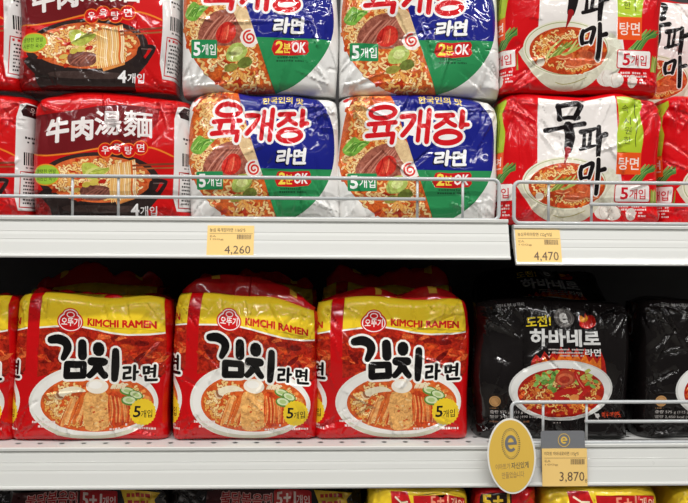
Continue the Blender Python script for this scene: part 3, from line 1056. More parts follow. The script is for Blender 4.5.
# ---- spicy beef: white, blue, green
def design_spicy():
    a = Art(337.5, 499, 95, 225, (236, 235, 232), r=12, rt=13, rb=10, depth=0.118, seed=31)
    C = (416, 146, 79, 82)
    disc = inell(*C)
    divx = lambda y: 391.5 + (y - 101) * 0.345

    def edge(t):
        return (C[0] + C[2] * math.cos(t), C[1] + C[3] * math.sin(t))
    top = a.Y0
    g = 'noodle_picture'
    L_ = [edge(t) for t in np.linspace(PI / 2 - 0.18, PI * 1.19, 26)]
    L_ = [p for p in L_ if p[0] < divx(p[1]) + .01]
    ytop = 101
    Lp = [(divx(L_[0][1]), L_[0][1])] + L_ + [(346, 98), (350, 90), (356, top), (divx(top), top)]
    a.poly(Lp, (212, 92, 36), g, 0.5)
    from_poly = lambda x, y: (disc(x, y) or (y < 110 and x > 350)) and x < divx(y) - 1.5 and y > top + 2
    a.blobs(from_poly, (340, 90, 432, 226), 60, ORANGE + [(226, 130, 60)], g, 1.4, 3.6, 0.4)
    a.noodles(from_poly, (340, 88, 432, 228), 210, CREAM + [(244, 196, 120)], g + '/noodles', 12, 2.1)
    # toppings
    a.poly([(362, 158), (374, 148), (392, 145), (402, 156), (408, 168), (396, 178), (378, 180), (360, 178), (356, 170)], (164, 88, 70), g + '/meat_slices', 0.65, 3)
    for k in range(7):
        a.ribbon([(359 + k * 4, 177 - k), (368 + k * 4, 164 - k), (380 + k * 3, 152 - k * .3)], 1.3, a.rng.choice([(190, 116, 98), (126, 60, 48), (206, 138, 118)]), g + '/meat_slices')
    a.poly([(378, 163), (386, 157), (394, 160), (395, 170), (388, 177), (379, 177), (375, 171)], (206, 44, 34), g + '/red_pepper', 0.45, 3)
    a.poly([(392, 143), (404, 142), (411, 154), (413, 165), (406, 168), (398, 158)], (232, 196, 148), g + '/bamboo_shoot', 0.2, 3)
    for i_, (c, pts) in enumerate((((124, 172, 66), [(341, 150), (347, 142), (352, 138), (358, 142), (368, 143), (362, 149), (354, 157), (346, 156)]),
                   ((160, 196, 90), [(345, 150), (351, 144), (359, 145), (353, 151), (348, 154)]),
                   ((176, 188, 96), [(386, 186), (392, 178), (402, 177), (407, 184), (402, 192), (392, 195), (386, 193)]),
                   ((214, 216, 140), [(390, 187), (394, 181), (401, 181), (402, 186), (396, 190)]),
                   ((112, 120, 50), [(400, 192), (408, 190), (412, 196), (404, 201), (396, 199)]),
                   ((150, 140, 60), [(384, 199), (392, 196), (398, 199), (392, 204), (384, 204)]))):
        a.poly(pts, c, g + '/green_vegetable#%d' % (i_ // 2 if i_ < 4 else i_), 0.35, 2)
    for k in range(9):
        c_ = a.rng.choice([(98, 148, 52), (176, 206, 110), (146, 186, 80), (84, 130, 46)])
        a.ribbon([(343 + k * 1.2, 152 + k * .2), (349 + k * 1.2, 148 - (k * 3) % 5), (355 + k * 1.4, 143 + (k * 7) % 6)], 1.3, c_, g + '/green_vegetable#0', 3, 0.3)
    for k in range(8):
        a.ribbon([(377 + k * 2.1, 176 - k * .4), (380 + k * 1.8, 168), (382 + k * 1.5, 160 + (k * 3) % 4)], 1.5, a.rng.choice([(226, 80, 58), (178, 26, 22), (214, 56, 42), (236, 120, 90)]), g + '/red_pepper', 3, 0.3)
    a.ell(409, 171.5, 9.6, 9.4, (244, 234, 226), g + '/fish_cake', n=22, wob=0.07)
    sp = [(409 + (1 + k * .33) * math.cos(k * .62), 171.5 + (1 + k * .33) * math.sin(k * .62)) for k in range(19)]
    a.ribbon(sp, 1.9, (214, 54, 48), g + '/fish_cake', 2)
    # blue and green field
    R_ = [edge(t) for t in np.linspace(-PI * 0.30, PI / 2 - .12, 26)]
    blue = [(divx(top), top), (462, top), (474, 95)] + [p for p in R_ if p[1] < 171] + [(C[0] + C[2] * math.sqrt(1 - ((171 - C[1]) / C[3]) ** 2), 171), (divx(171), 171)]
    a.poly(blue, (22, 30, 130), 'blue_field')
    green = [(divx(171), 171), (C[0] + C[2] * math.sqrt(1 - ((171 - C[1]) / C[3]) ** 2), 171)] + [p for p in R_ if p[1] > 171 and p[0] > divx(p[1])] + [(divx(227), 227)]
    a.poly(green, (44, 142, 84), 'green_field')
    a.text('한국인의 맛', 417, 462, 98.4, 106.6, (236, 208, 96), 'slogan_lettering', 0.02)
    g = 'maker_mark'
    a.ell(344, 97.5, 3.6, 3.4, (196, 24, 34), g, n=14)
    a.text('농심', 350, 372, 95, 100.4, (36, 24, 24), g, 0.01)
    g = 'title_lettering'

    def letters(q, c):
        n = 5.1 + q
        a.ring(381, 114.6, 12.6, 5.4, n, c, g, 32, rot=-5)
        a.stroke([(366, 126), (394, 124.2)], n - .4, c, g)
        a.stroke([(373.5, 126), (372, 132)], n, c, g)
        a.stroke([(386.8, 125.5), (385.6, 132)], n, c, g)
        a.stroke([(364.5, 137.4), (391.5, 135.6), (390, 144)], n, c, g)
        a.stroke([(400.5, 118.8), (413, 118.2), (409.5, 127), (401, 137)], n, c, g, 2)
        a.stroke([(419.4, 114), (416.4, 142)], n - .6, c, g)
        a.stroke([(428.6, 113), (425.4, 143)], n + .2, c, g)
        a.stroke([(418, 127.8), (427, 127.4)], n - .6, c, g)
        a.stroke([(436, 117.8), (452, 116.6)], n - .2, c, g)
        a.stroke([(447.5, 117.5), (442.5, 124), (435, 128.6)], n - .2, c, g, 2)
        a.stroke([(445, 121.5), (449.5, 124.6), (454, 126.6)], n - .4, c, g, 2)
        a.stroke([(461.4, 112.4), (460, 127.6)], n + .2, c, g)
        a.stroke([(461, 125.6), (466, 125)], n - .4, c, g)
        a.ring(447, 138.2, 12.2, 5.6, n + .6, c, g, 32, rot=-5)
        if q:
            a.ell(381, 114.6, 12, 5, c, g); a.ell(447, 138, 12, 5, c, g)
            a.poly([(366, 124), (394, 122), (392, 140), (366, 138)], c, g)
            a.poly([(436, 117), (464, 115), (462, 134), (437, 134)], c, g)
            a.poly([(402, 120), (428, 116), (425, 140), (404, 136)], c, g)
    letters(4.6, (245, 242, 240))
    letters(0, (208, 20, 30))

    def ramyun(q, c, ox, oy, gg):
        h = 3.3 + q
        x, y = ox, oy
        a.stroke([(435 + x, 154.6 + y), (442.5 + x, 154.2 + y), (441.6 + x, 158.6 + y), (435 + x, 159.2 + y), (434 + x, 163.4 + y), (441.5 + x, 162.6 + y)], h - .7, c, gg)
        a.stroke([(447 + x, 152.4 + y), (445 + x, 165.6 + y)], h, c, gg)
        a.stroke([(446.5 + x, 158.6 + y), (449.5 + x, 158.2 + y)], h - .6, c, gg)
        a.stroke([(453.2 + x, 153.8 + y), (458 + x, 153.4 + y), (457.2 + x, 158.6 + y), (452.6 + x, 159 + y), (453.2 + x, 153.8 + y)], h - .8, c, gg)
        a.stroke([(463.8 + x, 151.6 + y), (462.4 + x, 162.6 + y)], h, c, gg)
        a.stroke([(459.6 + x, 155.2 + y), (463 + x, 155 + y)], h - 1, c, gg)
        a.stroke([(459.2 + x, 158.2 + y), (462.6 + x, 158 + y)], h - 1, c, gg)
        a.stroke([(452.6 + x, 161.8 + y), (452.2 + x, 165.8 + y), (463.4 + x, 165.4 + y)], h - .4, c, gg)
    ramyun(1.2, (16, 16, 40), -.9, .9, 'subtitle_lettering')
    ramyun(0, (244, 243, 242), 0, 0, 'subtitle_lettering')
    g = 'cooking_time_badge'
    for x0, x1 in ((433.2, 467.5),):
        a.poly([(433, 177), (437, 173.4), (449, 174.4), (467.6, 173.2), (468.4, 180), (466.6, 187.6), (434, 188.4)], (204, 26, 30), g, 0, 2)
    a.text('2', 434.8, 442.6, 174.6, 186.6, (250, 222, 80), g + '/yellow_lettering', 0.03, ital=1)
    a.text('분', 443, 450.6, 176.6, 186.4, (250, 222, 80), g + '/yellow_lettering', 0.02)
    a.text('OK', 451.4, 466, 175.2, 186, (252, 246, 244), g + '/white_lettering', 0.03, ital=1)
    a.small_print(437, 458, 189.8, 1.9, (30, 84, 52)); a.small_print(436, 464, 193, 1.9, (30, 84, 52))
    g = 'count_badge'
    a.rect(348.6, 174.6, 376.5, 192.4, (40, 140, 84), g, 0, 1.5)
    a.text('5', 351, 358.6, 176.8, 190.2, (250, 250, 248), g + '/count_lettering', 0.03)
    a.text('개입', 359.8, 375, 178.6, 189.2, (250, 250, 248), g + '/count_lettering', 0.012)
    return a.compile()


# ---- radish and leek: red with white calligraphy panel
def design_radish():
    a = Art(497, 663, 92, 226, (212, 9, 19), r=12, rt=13, rb=8, gl=14, depth=0.118, seed=41)
    a.poly([(535.5, 98), (560, 98.6), (585, 98), (614.5, 96), (616, 150), (622, 190), (612, 214), (580, 205), (545, 196), (534, 172)], (238, 232, 228), 'white_panel')
    g = 'leek_picture'
    for k in range(11):
        x = 641 + k * 1.4
        a.ribbon([(624 + k * 1.3, 186), (634 + k * 1.2, 177 - k * .4), (x + 4, 164 + (k * 3) % 9)], 2.2, a.rng.choice([(74, 128, 58), (104, 154, 70), (54, 100, 46), (140, 176, 96)]), g)
    g = 'leek_root_picture'
    for k in range(7):
        a.ribbon([(650.5 + k * 1.2, 205), (651.5 + k * 1.1, 198), (652 + k * 1.2, 189 + k % 3)], 1.4, a.rng.choice([(166, 178, 82), (128, 148, 60), (196, 200, 120)]), g)
    g = 'radish_picture'
    a.ell(606, 190, 14, 22, (230, 226, 206), g, 0.12, n=24)
    for i_, (x, y, rx, ry) in enumerate(((604, 212, 10.5, 8), (613, 213.5, 8.5, 7.4), (631, 214.5, 5, 6.4))):
        g = 'garlic_picture#%d' % i_
        a.ell(x, y, rx, ry, (232, 222, 212), g, 0.12, n=20)
        a.ribbon([(x - rx * .3, y - ry * .8), (x - rx * .5, y), (x - rx * .2, y + ry * .8)], .7, (206, 184, 172), g)
    g = 'bowl_picture'
    a.poly([(519.5, 182), (524, 202), (538, 217), (556, 224.5), (578, 223), (594, 212), (606, 192), (606, 180)], (214, 208, 186), g, 0.08, 3)
    a.ell(562.5, 184, 43.5, 26.5, (232, 228, 208), g, n=48)
    a.ring(562.5, 184.2, 41.5, 24.8, 0.8, (170, 176, 120), g, 48)
    a.ell(564.5, 186.2, 39, 22.6, (198, 66, 26), g, 0.45, n=48)
    soup = inell(564.5, 186.2, 37, 20.8)
    a.blobs(soup, (526, 164, 603, 208), 40, ORANGE + [(226, 112, 56)], g, 1.4, 3.4, 0.45)
    a.noodles(lambda x, y: soup(x, y) and (x < 552 or y > 194 or y < 176), (526, 164, 603, 208), 60, CREAM, g + '/noodles', 8, 1.4)
    for x, y, rx, ry, ro in ((572, 198, 12, 4.4, -8), (584, 190, 10, 4, 20), (560, 191, 9, 4, 0), (590, 196, 9, 4, 8)):
        a.ell(x, y, rx, ry, (214, 96, 56), g, 0.4, n=16, rot=ro)
        a.ribbon([(x - rx * .8, y + ry * .5), (x, y + ry * .8), (x + rx * .8, y + ry * .3)], .9, (244, 176, 130), g)
    for k in range(10):
        x = 548 + k * 2.2
        a.ribbon([(x - 6, 194 - k * .6), (x, 184 + (k * 5) % 6), (x + 9, 176 + (k * 3) % 7)], 1.9, a.rng.choice([(124, 146, 60), (170, 184, 92), (84, 112, 46), (206, 206, 128)]), g)
    a.ell(537, 197.5, 4.2, 4, (244, 234, 214), g + '/rice_cake', n=10, wob=.1)
    a.ribbon([(552, 216), (560, 218), (572, 216), (584, 211)], .9, (170, 160, 110), g)
    g = 'title_lettering'
    K = (20, 14, 16)
    a.stroke([(556, 105), (557.4, 112), (557.6, 119)], [5.4, 5.6, 5.9], K, g, 2)
    a.stroke([(555.4, 106.4), (566, 103.4), (575, 102), (579, 103.8), (576.6, 110), (573.8, 117)], [4.9, 5.6, 6.6, 6.1, 5.6, 6.1], K, g, 3)
    a.stroke([(558, 118.6), (566, 117), (576.5, 116.6)], [4.1, 4.1, 5.4], K, g, 2)
    a.stroke([(544, 131), (556, 128.6), (570, 125), (582.4, 123)], [5.6, 4.4, 4.6, 5.6], K, g, 3)
    a.stroke([(566.6, 126), (568, 137), (565.4, 150)], [11.0, 10.2, 8.1], K, g, 3)
    a.stroke([(565.4, 150), (563.5, 157), (561, 165)], [6.4, 3.6, 1], (150, 18, 24), g, 3)
    a.stroke([(579.4, 131.6), (588, 130), (594, 128)], [5.6, 4.9, 3.2], K, g, 2)
    a.stroke([(582.6, 133), (581.4, 147)], [3.2, 4.4], K, g)
    a.stroke([(589, 131), (586.8, 145.6)], [3.2, 3.9], K, g)
    a.stroke([(577.8, 149.6), (586, 147.4), (594, 145.2)], [3.7, 3.9, 2.4], K, g, 2)
    a.stroke([(597, 126.6), (596.4, 140), (595.2, 156.6)], [4.4, 5.9, 4.4], K, g, 3)
    a.stroke([(597, 137), (603.6, 134.6)], [4.9, 5.9], K, g)

    def ma(q, c):
        a.stroke([(578.6, 167.4), (577, 173), (578, 179)], [4.2 + q, 4.4 + q, 4.4 + q], c, g, 2)
        a.stroke([(579, 168), (584, 165.4), (588.8, 163.8), (589.6, 166.5), (586.2, 178.6)], [3.6 + q, 3.6 + q, 4.6 + q, 4.6 + q, 4 + q], c, g, 2)
        a.stroke([(578, 179), (586.5, 177.6)], 3 + q, c, g)
        a.stroke([(595.6, 160), (595.4, 176), (594.6, 194)], [4.4 + q, 5 + q, 4.4 + q], c, g, 2)
        a.stroke([(596, 171.4), (602.2, 169.4)], [4 + q, 4.8 + q], c, g)
    ma(2.2, (238, 232, 226))
    ma(0, K)
    g = 'green_ribbon'
    a.poly([(616, 97.2), (628, 95.6), (641.8, 95.2), (641.8, 102), (637.4, 111), (638.6, 121), (641.4, 131), (640.4, 142), (639.2, 152.4), (614, 152.8), (614.6, 134), (617, 122), (616.4, 108)], (178, 200, 50), g, 0, 0)
    for t, x, y in (('속', 623.6, 109), ('시', 625, 121), ('원', 625.4, 130.6), ('한', 624.6, 140.6)):
        a.text(t, x - 3.4, x + 3.4, y - 3.8, y + 3.8, (44, 54, 20), g + '/ribbon_lettering')
    a.ribbon([(634.6, 102), (632.4, 112), (634.6, 124), (632.6, 138), (633.4, 147)], .8, (60, 70, 24), g)
    g = 'orange_badge'
    a.rect(614, 152.4, 639.6, 174.4, (238, 88, 30), g)
    a.text('탕면', 616, 637.6, 157.4, 170, (252, 232, 220), g + '/badge_lettering', 0.012)
    g = 'count_badge'
    a.rect(613.4, 184, 650.4, 202.6, (206, 20, 36), g, 0, 2.4)
    a.rect(614.4, 185, 649.4, 201.6, (240, 234, 230), g, 0, 1.8)
    a.text('5', 619.6, 627.6, 187.4, 199.6, (206, 16, 40), g + '/count_lettering', 0.025)
    a.text('개입', 628.6, 645.4, 189, 199.4, (206, 16, 40), g + '/count_lettering', 0.016)
    for k in range(4):
        a.small_print(618 + k * 3, 646, 205.4 + k * 3.2, 2.0, (238, 214, 212))
    a.wrap(612, 652, -139)
    return a.compile()


# ---- black habanero
def design_black():
    a = Art(476, 633, 297, 439, (17, 13, 13), r=12, rt=14, rb=8, depth=0.085, seed=51)
    g = 'flame_picture'
    fl_ = []
    for k in range(19):
        x = 529 + k * 4
        fl_.append((x, 350 - (a.rng.uniform(4, 9) if k % 2 else 0) + abs(k - 9) * .9))
    a.poly(fl_ + [(604, 372), (526, 372)], (176, 26, 16), g, 0.4)
    a.poly([(x, y + 5) for x, y in fl_[1:-1]] + [(598, 372), (532, 372)], (226, 110, 30), g, 0.4)
    g = 'pepper_picture'
    a.poly([(576.5, 322), (578.5, 312), (582, 314), (584, 309.5), (587, 313), (591, 311.5), (594, 316), (593.4, 322), (588, 325.4), (581, 325)], (176, 24, 14), g, 0.3, 2)
    a.poly([(578, 318), (579.4, 312.5), (583, 315), (585, 311.6), (587, 316), (583, 319)], (236, 150, 40), g, 0.3, 2)
    g = 'plate_picture'
    a.ell(559, 388.5, 53.2, 31, (214, 214, 210), g, n=56)
    a.ell(559, 388, 51, 29, (234, 234, 230), g, n=56)
    a.ell(559, 391, 44.6, 25.4, (172, 26, 12), g, 0.45, n=56)
    soup = inell(559, 391, 42.6, 23.6)
    a.blobs(soup, (515, 367, 603, 415), 60, [(196, 40, 16), (146, 16, 8), (214, 84, 30), (226, 128, 50)], g, 1, 2.8, 0.4)
    a.noodles(soup, (515, 367, 603, 415), 95, [(234, 176, 84), (224, 140, 60), (242, 206, 130), (214, 110, 44)], g + '/noodles', 8, 1.3)
    for k in range(34):
        x, y = 547 + a.rng.gauss(0, 6.5), 380 + a.rng.gauss(0, 6)
        a.ell(x, y, a.rng.uniform(2, 4.4), a.rng.uniform(1.2, 2.6), a.rng.choice([(104, 150, 58), (136, 178, 82), (70, 116, 40), (164, 196, 110)]), g, 0.4, n=9, rot=a.rng.uniform(-60, 60), wob=.25)
    for k in range(14):
        a.ell(580 + a.rng.gauss(0, 4.5), 378 + a.rng.gauss(0, 4), 3.4, 2, a.rng.choice([(84, 130, 50), (124, 164, 70), (190, 190, 90)]), g, 0.4, n=9, rot=a.rng.uniform(-60, 60), wob=.2)
    a.ell(562.5, 376, 10.5, 8.4, (186, 60, 34), g + '/tomato_slice', 0.2, n=24)
    a.ell(562, 377, 8.4, 6.2, (222, 104, 64), g + '/tomato_slice', 0.3, n=20)
    a.ell(561.5, 377.4, 5.4, 3.8, (188, 50, 28), g + '/tomato_slice', 0.4, n=14)
    for pts, wd in (([(572, 370), (576, 378), (582, 386), (588, 385)], 4.2), ([(577, 398), (582, 391), (588, 385.5)], 3.4), ([(552, 394), (560, 391), (570, 389), (576, 392)], 6), ([(553, 398), (562, 397)], 5)):
        a.ribbon(pts, wd, (196, 24, 20), g, 3)
    a.ribbon([(573, 372), (577, 380), (582, 386)], .9, (236, 110, 90), g)
    a.ell(573, 396, 5, 3, (226, 140, 70), g, .2, n=12)
    a.text('2016.04.11까지', 494, 522, 300.4, 304.6, (150, 148, 146), 'date_print')
    g = 'emblem'
    a.ell(561.5, 315.4, 9.6, 9.6, (84, 80, 78), g, n=28)
    a.ring(561.5, 315.4, 7.6, 7.6, .5, (130, 126, 122), g, 28)
    a.text('e', 557, 566, 310.2, 320.4, (214, 212, 208), g + '/emblem_letter', 0.025)
    g = 'title_lettering'
    a.text('도전!', 523.5, 548, 315.4, 326, (222, 196, 40), 'yellow_lettering', 0.025, rise=-2.4)
    a.text('하바네로', 527, 597, 326.6, 344, (206, 206, 204), g, 0.035)
    a.text('라면', 581, 597, 346, 353.4, (226, 224, 222), g, 0.02)
    a.small_print(545, 580, 346, 1.6, (190, 180, 176)); a.small_print(545, 579, 349, 1.8, (190, 180, 176)); a.small_print(556, 580, 352.2, 1.5, (190, 180, 176))
    g = 'small_print'
    a.ell(492.3, 399.5, 5.6, 5.6, (190, 144, 92), 'gold_seal', n=20)
    a.ring(492.3, 399.5, 4.2, 4.2, .5, (150, 108, 66), 'gold_seal', 18)
    a.small_print(487, 495, 406, 1.2, (150, 110, 70))
    a.text('중량 575 g (115 g x 5)', 487, 529, 408.8, 412.8, (206, 200, 196), g)
    a.text('열량 2,450 kcal (490 kcal)', 487, 536, 413.8, 417.6, (206, 200, 196), g)
    a.small_print(487, 528, 419.6, 2, (120, 78, 52))
    a.text('매우매운맛', 602.4, 623.4, 411, 416.6, (226, 74, 36), 'heat_lettering', 0.012)
    a.poly([(594, 411.6), (596, 412.6), (599, 412.4), (600, 415), (598.4, 416.6), (598.8, 419), (597.6, 416.8), (596, 416), (595, 413.6)], (226, 222, 220), 'heat_lettering')
    a.small_print(600, 616, 418.6, 1.4, (150, 140, 136))
    a.small_print(552, 560, 421, 1.4, (170, 160, 156))
    return a.compile()


# ---- goods on the deck below: only their upper rims show
def design_fire():
    a = Art(168, 361, 480, 622, (20, 14, 14), r=12, rt=8, rb=8, depth=0.12, seed=61)
    a.poly([(205, 487), (272, 487), (272, 512), (202, 512)], (62, 12, 14), 'red_panel')
    a.text('불닭볶음면', 219, 271, 489.6, 501.6, (214, 170, 166), 'title_lettering', 0, rise=1, fat=1.6)
    a.text('불닭볶음면', 219, 271, 489.6, 501.6, (168, 16, 24), 'title_lettering', 0, rise=1, fat=.4)
    a.rect(273, 487, 311, 512, (176, 18, 26), 'count_badge', 0, 2)
    a.text('5+1', 276, 295, 490, 502, (236, 214, 210), 'count_badge', 0, fat=.8)
    a.text('개입', 296, 309, 492, 502, (236, 214, 210), 'count_badge', 0.01)
    a.poly([(314, 486), (352, 487), (346, 495), (349, 512), (316, 512), (318, 498)], (226, 186, 52), 'yellow_label')
    a.small_print(320, 344, 489, 4.5, (176, 30, 26), 'yellow_label'); a.small_print(321, 340, 496, 4.5, (176, 30, 26), 'yellow_label')
    a.poly([(190, 530), (300, 530), (310, 590), (180, 590)], (176, 40, 20), 'dish_picture', 0.7, 3)
    return a.compile(3.0)


def design_yellow():
    a = Art(365, 466, 482, 622, (236, 200, 46), r=12, rt=9, rb=8, depth=0.12, seed=71)
    a.poly([(385, 488), (402, 487), (407, 500), (400, 512), (388, 508)], (196, 26, 30), 'red_emblem')
    a.stroke([(390, 493), (396, 497), (402, 496)], 1.6, (246, 230, 200), 'red_emblem')
    a.stroke([(391, 500), (397, 503)], 1.6, (246, 230, 200), 'red_emblem')
    a.poly([(408, 490), (462, 489), (462, 506), (410, 508)], (188, 26, 30), 'red_band')
    a.text('5+1', 425, 444, 490.6, 502, (238, 150, 120), 'count_lettering', 0.02)
    a.text('개입', 446, 460, 492, 502, (238, 190, 160), 'count_lettering', 0.01)
    a.ell(415, 560, 40, 34, (210, 120, 40), 'dish_picture', 0.7, n=32)
    return a.compile(3.0)


def design_redbag():
    a = Art(467, 531, 482, 622, (190, 20, 28), r=10, rt=8, rb=8, depth=0.12, seed=81)
    a.rect(470, 487, 502, 500, (36, 20, 16), 'count_badge', 0, 2)
    a.text('5+1', 473, 500, 488, 499.4, (236, 196, 60), 'count_badge', 0, fat=1)
    a.ell(499, 560, 25, 34, (210, 120, 40), 'dish_picture', 0.7, n=32)
    return a.compile(3.0)


KIM, BEEF, SPICY, RAD, BLK = design_kimchi(), design_beef(), design_spicy(), design_radish(), design_black()
FIRE, YEL, REDB = design_fire(), design_yellow(), design_redbag()
TRIS = {n: len(d.tri) for n, d in (('kim', KIM), ('beef', BEEF), ('spicy', SPICY), ('rad', RAD), ('blk', BLK), ('fire', FIRE), ('yel', YEL), ('red', REDB))}
print('tris', TRIS)

# ================================================================== packs
NM, CT = 'noodle_multipack', 'noodle pack'
ZS = 0.182                                    # rise from one layer of packs to the next on the upper shelf


def up(A, dy):
    return at((A.xL + A.xR) / 2, A.yB + dy, YF).z


# upper shelf, beef packs
G = 'red beef noodle multipacks on the upper shelf'
make_pack(BEEF, NM, 'maroon and red beef noodle pack behind the wire guard, beside the white and blue packs', CT, G, 101, base=ZUP)
make_pack(BEEF, NM, 'red beef noodle pack behind the wire guard with mostly its barcode side panel showing', CT, G, 102, dx=-160, base=ZUP)
make_pack(BEEF, NM, 'red and maroon beef noodle pack tilted on top of another beef pack', CT, G, 103, dx=-14, base=up(BEEF, -132), shear=-0.07)
make_pack(BEEF, NM, 'red beef noodle pack in the top layer with mostly its barcode side panel showing', CT, G, 104, dx=-170, base=up(BEEF, -132), shear=-0.05, scale=(.97, 1, 1))
# spicy beef packs
G = 'white, blue and green noodle multipacks on the upper shelf'
make_pack(SPICY, NM, 'white and blue noodle pack behind the wire guard, next to the radish packs', CT, G, 111, crease=1.25, ncrease=95, base=ZUP)
make_pack(SPICY, NM, 'white and blue noodle pack behind the wire guard, next to the beef packs', CT, G, 112, crease=1.25, ncrease=95, dx=-155, base=ZUP, scale=(.93, 1, 1))
make_pack(SPICY, NM, 'white and blue noodle pack in the top layer, next to the radish packs', CT, G, 113, crease=1.25, ncrease=95, dx=1, base=up(SPICY, -129.5))
make_pack(SPICY, NM, 'white and blue noodle pack in the top layer, next to the beef packs', CT, G, 114, crease=1.25, ncrease=95, dx=-160, base=up(SPICY, -129.5), shear=0.02, scale=(.965, 1, 1))
# radish packs
G = 'red radish noodle multipacks on the upper shelf'
make_pack(RAD, NM, 'red noodle pack with black brush lettering on white, behind the wire guard', CT, G, 121, crease=1.3, ncrease=95, base=ZUP)
make_pack(RAD, NM, 'red noodle pack with white lettering panel in the top layer, beside the blue packs', CT, G, 122, crease=1.3, ncrease=95, dx=1, base=up(RAD, -133), scale=(1, 1, 1.03))
make_pack(RAD, NM, 'red noodle pack behind the wire guard with green ribbon on its side', CT, G, 123, crease=1.3, ncrease=95, dx=165, base=ZUP, Y=YF + .01, rot=(0, 0, math.radians(-4)))
make_pack(RAD, NM, 'red noodle pack in the second row, lower one, hidden behind the front packs', CT, G, 124, dx=84, base=ZUP, Y=YF + 0.15)
make_pack(RAD, NM, 'red noodle pack in the top layer set back behind its neighbour, brush lettering cut off', CT, G, 125, dx=84, base=up(RAD, -133), Y=YF + 0.15)
# kimchi packs
G = 'red and yellow kimchi noodle multipacks on the lower shelf'
FM = [(0.20, 0.26, 4, 9), (0.78, 0.84, 3, 8)]
make_pack(KIM, NM, 'red and yellow kimchi noodle pack standing next to the black packs', CT, G, 131, base=ZLO, dx=-2, xlean=0.01, shear=0.012, corner=0.008, fold=dict(h=0.016, marks=[(0.36, 0.4, 2, 5), (0.74, 0.79, 3, 7)]))
make_pack(KIM, NM, 'red and yellow kimchi noodle pack sagging sideways between two other kimchi packs', CT, G, 132, dx=-148, base=ZLO, shear=0.12, scale=(.95, 1, 1), xlean=0.04, corner=0.008, fold=dict(h=0.026, marks=FM))
make_pack(KIM, NM, 'red and yellow kimchi noodle pack with upright banner, farthest from the black packs but one', CT, G, 133, dx=-304, base=ZLO, shear=0.035, scale=(1, 1, 1), xlean=0.03, corner=0.008, fold=dict(h=0.009))
make_pack(KIM, NM, 'red and yellow kimchi noodle pack cut off with only its count badge edge showing', CT, G, 134, dx=-459, base=ZLO, fold=dict(h=0.008))
for i, (dx, hh, nb) in enumerate(((-6, 0.034, 'the one next to the black packs'), (-142, 0.022, 'the one behind the sagging pack'), (-300, 0.03, 'the one behind the upright banner pack'))):
    make_pack(KIM, NM, 'shaded kimchi noodle pack in the second row, ' + nb, CT, 'second row of kimchi noodle multipacks', 141 + i, dx=dx, base=ZLO, Y=YF + 0.165, scale=(1, 1, 1.04), fold=dict(h=hh, marks=FM))
# black packs
G = 'black noodle multipacks on the lower shelf'
make_pack(BLK, NM, 'black noodle pack with white plate picture standing next to the kimchi packs', CT, G, 151, base=ZLO, crease=1.7, ncrease=120)
make_pack(BLK, NM, 'black noodle pack behind the wire guard, farther from the kimchi packs', CT, G, 152, dx=163.5, base=ZLO, crease=1.7, ncrease=120)
b = make_pack(BLK, NM, 'black noodle pack leaning far back behind another, only its grey title showing', CT, G, 153, dx=8, base=ZLO + 0.100, Y=YF + 0.098, rot=(math.radians(-46), 0, 0), crease=0.8)
# the deck below
G = 'multipacks on the deck under the lower price rail'
z0 = ZBT


def low(A, lab, seed, dx, Y=YF + 0.015, sx=1.0, **kw):
    h = (at(A.xL + dx, A.yT + 3, Y).z - ZBT) / ((A.yB - A.yT) / PPM)
    make_pack(A, NM, lab, CT, G, seed, dx=dx, base=ZBT, Y=Y, scale=(sx, 1, h), **kw)


low(FIRE, 'black noodle pack with red count badge, next to the yellow pack', 161, 0)
low(FIRE, 'black noodle pack with red count badge, not touching any yellow pack', 162, -196)
low(YEL, 'yellow noodle pack with red emblem between the black and the red pack', 163, 0, Y=-0.002, shear=0.02)
low(REDB, 'red noodle pack with black and yellow count badge under the oval card', 164, 0, Y=-0.002, shear=-0.02)
low(YEL, 'yellow noodle pack with red emblem under the grey topped price tag', 165, 175, Y=-0.002, sx=1.14, shear=0.05)
low(YEL, 'yellow noodle pack under the black packs, farthest from the oval card', 166, 292, Y=-0.002, shear=-0.04)


# ================================================================== price tags and cards
def barcode(parent, x0, x1, z0, z1, y, seed):
    rg = random.Random(seed)
    v, f = [], []
    x = x0
    while x < x1:
        w_ = rg.choice((0.00025, 0.0004, 0.0007))
        q = len(v)
        v += [(x, y, z0), (min(x + w_, x1), y, z0), (min(x + w_, x1), y, z1), (x, y, z1)]
        f.append((q, q + 1, q + 2, q + 3))
        x += w_ + rg.choice((0.0004, 0.0006))
    o = mesh_obj('bar_code', v, f, M_INK, parent)
    o['kind'] = 'stuff'
    return o


def round_slab(name, w_, z0, z1, rad, th, mat, parent, top_only=False):
    P = []
    cs = [(w_ / 2 - rad, z1 - rad, 0), (-w_ / 2 + rad, z1 - rad, 90), (-w_ / 2 + rad, z0 + rad, 180), (w_ / 2 - rad, z0 + rad, 270)]
    for cx, cz, a in cs:
        for k in range(5):
            t = math.radians(a + 22.5 * k)
            P.append((cx + rad * math.cos(t), cz + rad * math.sin(t)))
    n = len(P)
    v = [(x, -th, z) for x, z in P] + [(x, 0, z) for x, z in P]
    f = [tuple(range(n)), tuple(range(2 * n - 1, n - 1, -1))] + [(i, n + i, n + (i + 1) % n, (i + 1) % n) for i in range(n)]
    return mesh_obj(name, v, [q[::-1] for q in f], mat, parent)


SLOPE = math.atan2(0.011, 0.043)


